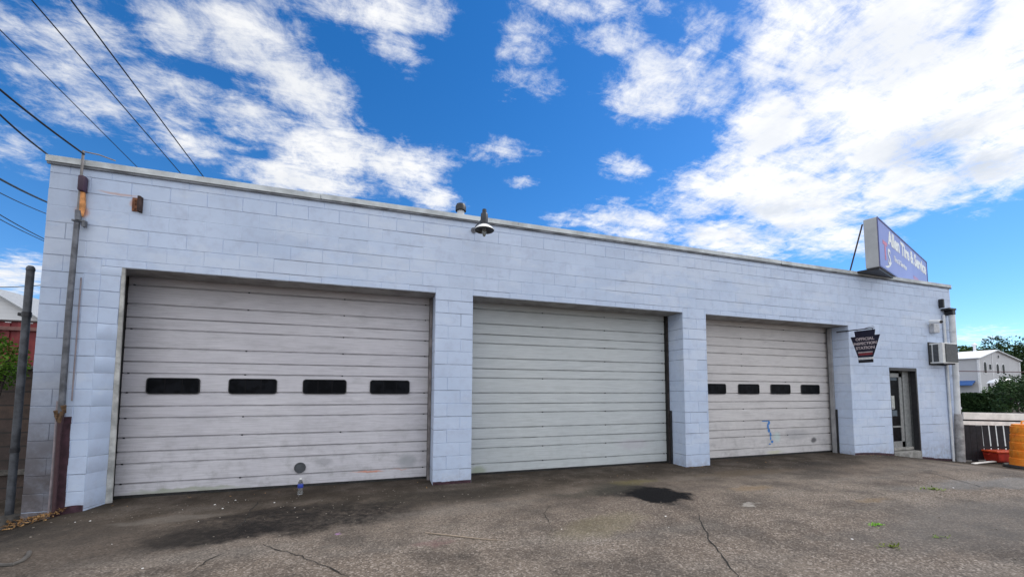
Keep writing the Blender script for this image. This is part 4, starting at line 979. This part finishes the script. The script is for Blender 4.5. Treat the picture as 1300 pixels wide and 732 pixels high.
MASKS = [  # u, v, ru, rv, angle, weight
    (1080, 110, 190, 110, -10, 1.08), (1220, 110, 190, 110, -10, 1.15), (1000, 225, 190, 80, -10, 1.05), (1010, 60, 130, 110, 0, 1.02), (1160, 40, 150, 100, 0, 1.15), (1290, 60, 120, 120, 0, 1.2), (980, 160, 120, 80, -20, 1.05), (1120, 160, 150, 100, -10, 1.15), (1270, 175, 130, 100, -10, 1.15),
    (900, 240, 110, 58, -20, .98), (1020, 255, 140, 70, -5, 1.1), (1150, 235, 130, 55, -12, 1.05), (800, 285, 120, 32, 0, .90), (930, 305, 120, 36, 5, 1.0), (1050, 305, 110, 34, 0, .95), (1245, 245, 120, 16, -14, .70), (720, 280, 60, 16, 0, .72), (1140, 278, 60, 18, -15, .80),
    (835, 105, 110, 60, -10, 1.04), (785, 50, 70, 40, 0, .66), (905, 115, 60, 55, 0, .84), (795, 213, 46, 30, 0, .74), (650, 190, 60, 26, 0, .50), (660, 233, 34, 12, 0, .60), (740, 5, 150, 34, 0, .76), (670, 70, 70, 80, 20, .64), (890, 45, 60, 60, 0, .74),
    (320, 40, 110, 80, 10, .94), (380, 105, 100, 60, 20, .88), (480, 10, 150, 50, 0, .86), (500, 60, 60, 40, 20, .62), (225, 40, 90, 50, 20, .78), (90, 40, 130, 60, 10, .70), (90, 120, 140, 60, 15, .72), (220, 130, 130, 55, 15, .76), (330, 160, 110, 46, 12, .84), (260, 190, 130, 36, 12, .76), (420, 190, 110, 56, 5, .98), (510, 215, 80, 45, 0, .94), (400, 232, 120, 30, 8, .95), (557, 256, 44, 28, 0, .86),
    (15, 350, 90, 36, 0, .90), (20, 190, 90, 40, 15, .62), (1240, 425, 80, 18, 0, .66)]
cov = None
for u, v, ru, rv, dg, wt in MASKS:
    m_ = T.math('MULTIPLY', wmask(u, v, ru, rv, dg), wt); cov = m_ if cov is None else T.math('MAXIMUM', cov, m_)
# unseen cloud added out of frame and overhead to light the facade
outside_fill = T.math('MULTIPLY', T.ramp(T.math('ABSOLUTE', T.math('SUBTRACT', az, math.radians(18))), math.radians(62), math.radians(85)), .95)
top_fill = T.math('MULTIPLY', T.ramp(el, math.radians(44), math.radians(60)), .95)
cov = T.math('MAXIMUM', cov, T.math('MAXIMUM', outside_fill, top_fill))
boost = T.math('MAXIMUM', T.ramp(T.math('ABSOLUTE', T.math('SUBTRACT', az, math.radians(18))), math.radians(62), math.radians(95)), T.ramp(el, math.radians(46), math.radians(60)))  # brightens the unseen cloud for more light on wall and doors
n_big = wnoise(3.4, 9, .66, (3.1, 1.7, 0), (1, 1, 1), .3); n_fine = wnoise(13, 7, .72, (1, 5, 0), (1, 1, 1), .35); n_wisp = wnoise(4.0, 8, .70, (7, 2, 0), (.5, 2.2, 1), .8, .6)
nn = T.math('ADD', T.math('MULTIPLY', n_big, .40), T.math('ADD', T.math('MULTIPLY', n_fine, .32), T.math('MULTIPLY', n_wisp, .28)))
dens = T.ramp(T.math('ADD', T.math('MULTIPLY', T.math('SUBTRACT', nn, .5), 3.6), cov), .34, 1.14)
# cloud shade: thick parts turn greyer, lit parts stay white
thick = T.math('MULTIPLY', T.ramp(T.math('ADD', T.math('MULTIPLY', wnoise(3.2, 7, .6, (5, 9, 0)), .8), 0), .30, .52), 1.0)
gz1 = T.math('MAXIMUM', wmask(1215, 190, 210, 75, -15), T.math('MULTIPLY', wmask(960, 275, 220, 60, -15), .75))
gz1 = T.math('MAXIMUM', gz1, .42)
shade = T.math('MULTIPLY', T.math('MULTIPLY', thick, gz1), dens)
CLOUD_W = (9.0, 9.0, 9.0); CLOUD_G = (5.4, 5.9, 6.7)
ccol = T.mix(shade, CLOUD_W, CLOUD_G)
lev = T.math('MULTIPLY', T.ramp(T.math('ADD', az, 0), math.radians(-35), math.radians(35), .93, 1.02), T.math('MULTIPLY_ADD', boost, T.ramp(el, 0, math.radians(50), .35, .75), 1.0))
sc_ = T.N('ShaderNodeVectorMath', operation='SCALE'); T.l.new(ccol, sc_.inputs[0]); T.l.new(lev, sc_.inputs['Scale'])
tint = T.mix(T.ramp(el, math.radians(2), math.radians(24), 1, 0), hsv.outputs[0], (.70, .86, 1.0), 'MULTIPLY')
skyc = T.mix(T.math('MULTIPLY', dens, .97), tint, sc_.outputs[0])
T.l.new(skyc, bg.inputs['Color']); bg.inputs['Strength'].default_value = .10

sun = bpy.data.lights.new('sun', 'SUN'); sun.energy = 2.2; sun.angle = math.radians(14); sun.color = (1, .95, .88)
so = bpy.data.objects.new('sun', sun); C.objects.link(so)
sd = Vector((math.sin(SUN_AZ)*math.cos(SUN_EL), math.cos(SUN_AZ)*math.cos(SUN_EL), math.sin(SUN_EL)))
so.rotation_euler = sd.to_track_quat('Z', 'Y').to_euler(); so.location = (20, 0, 30)

scene.view_settings.view_transform = 'Standard'; scene.view_settings.look = 'None'; scene.view_settings.gamma = 1
scene.view_settings.exposure = 0.27
scene.render.engine = 'CYCLES'
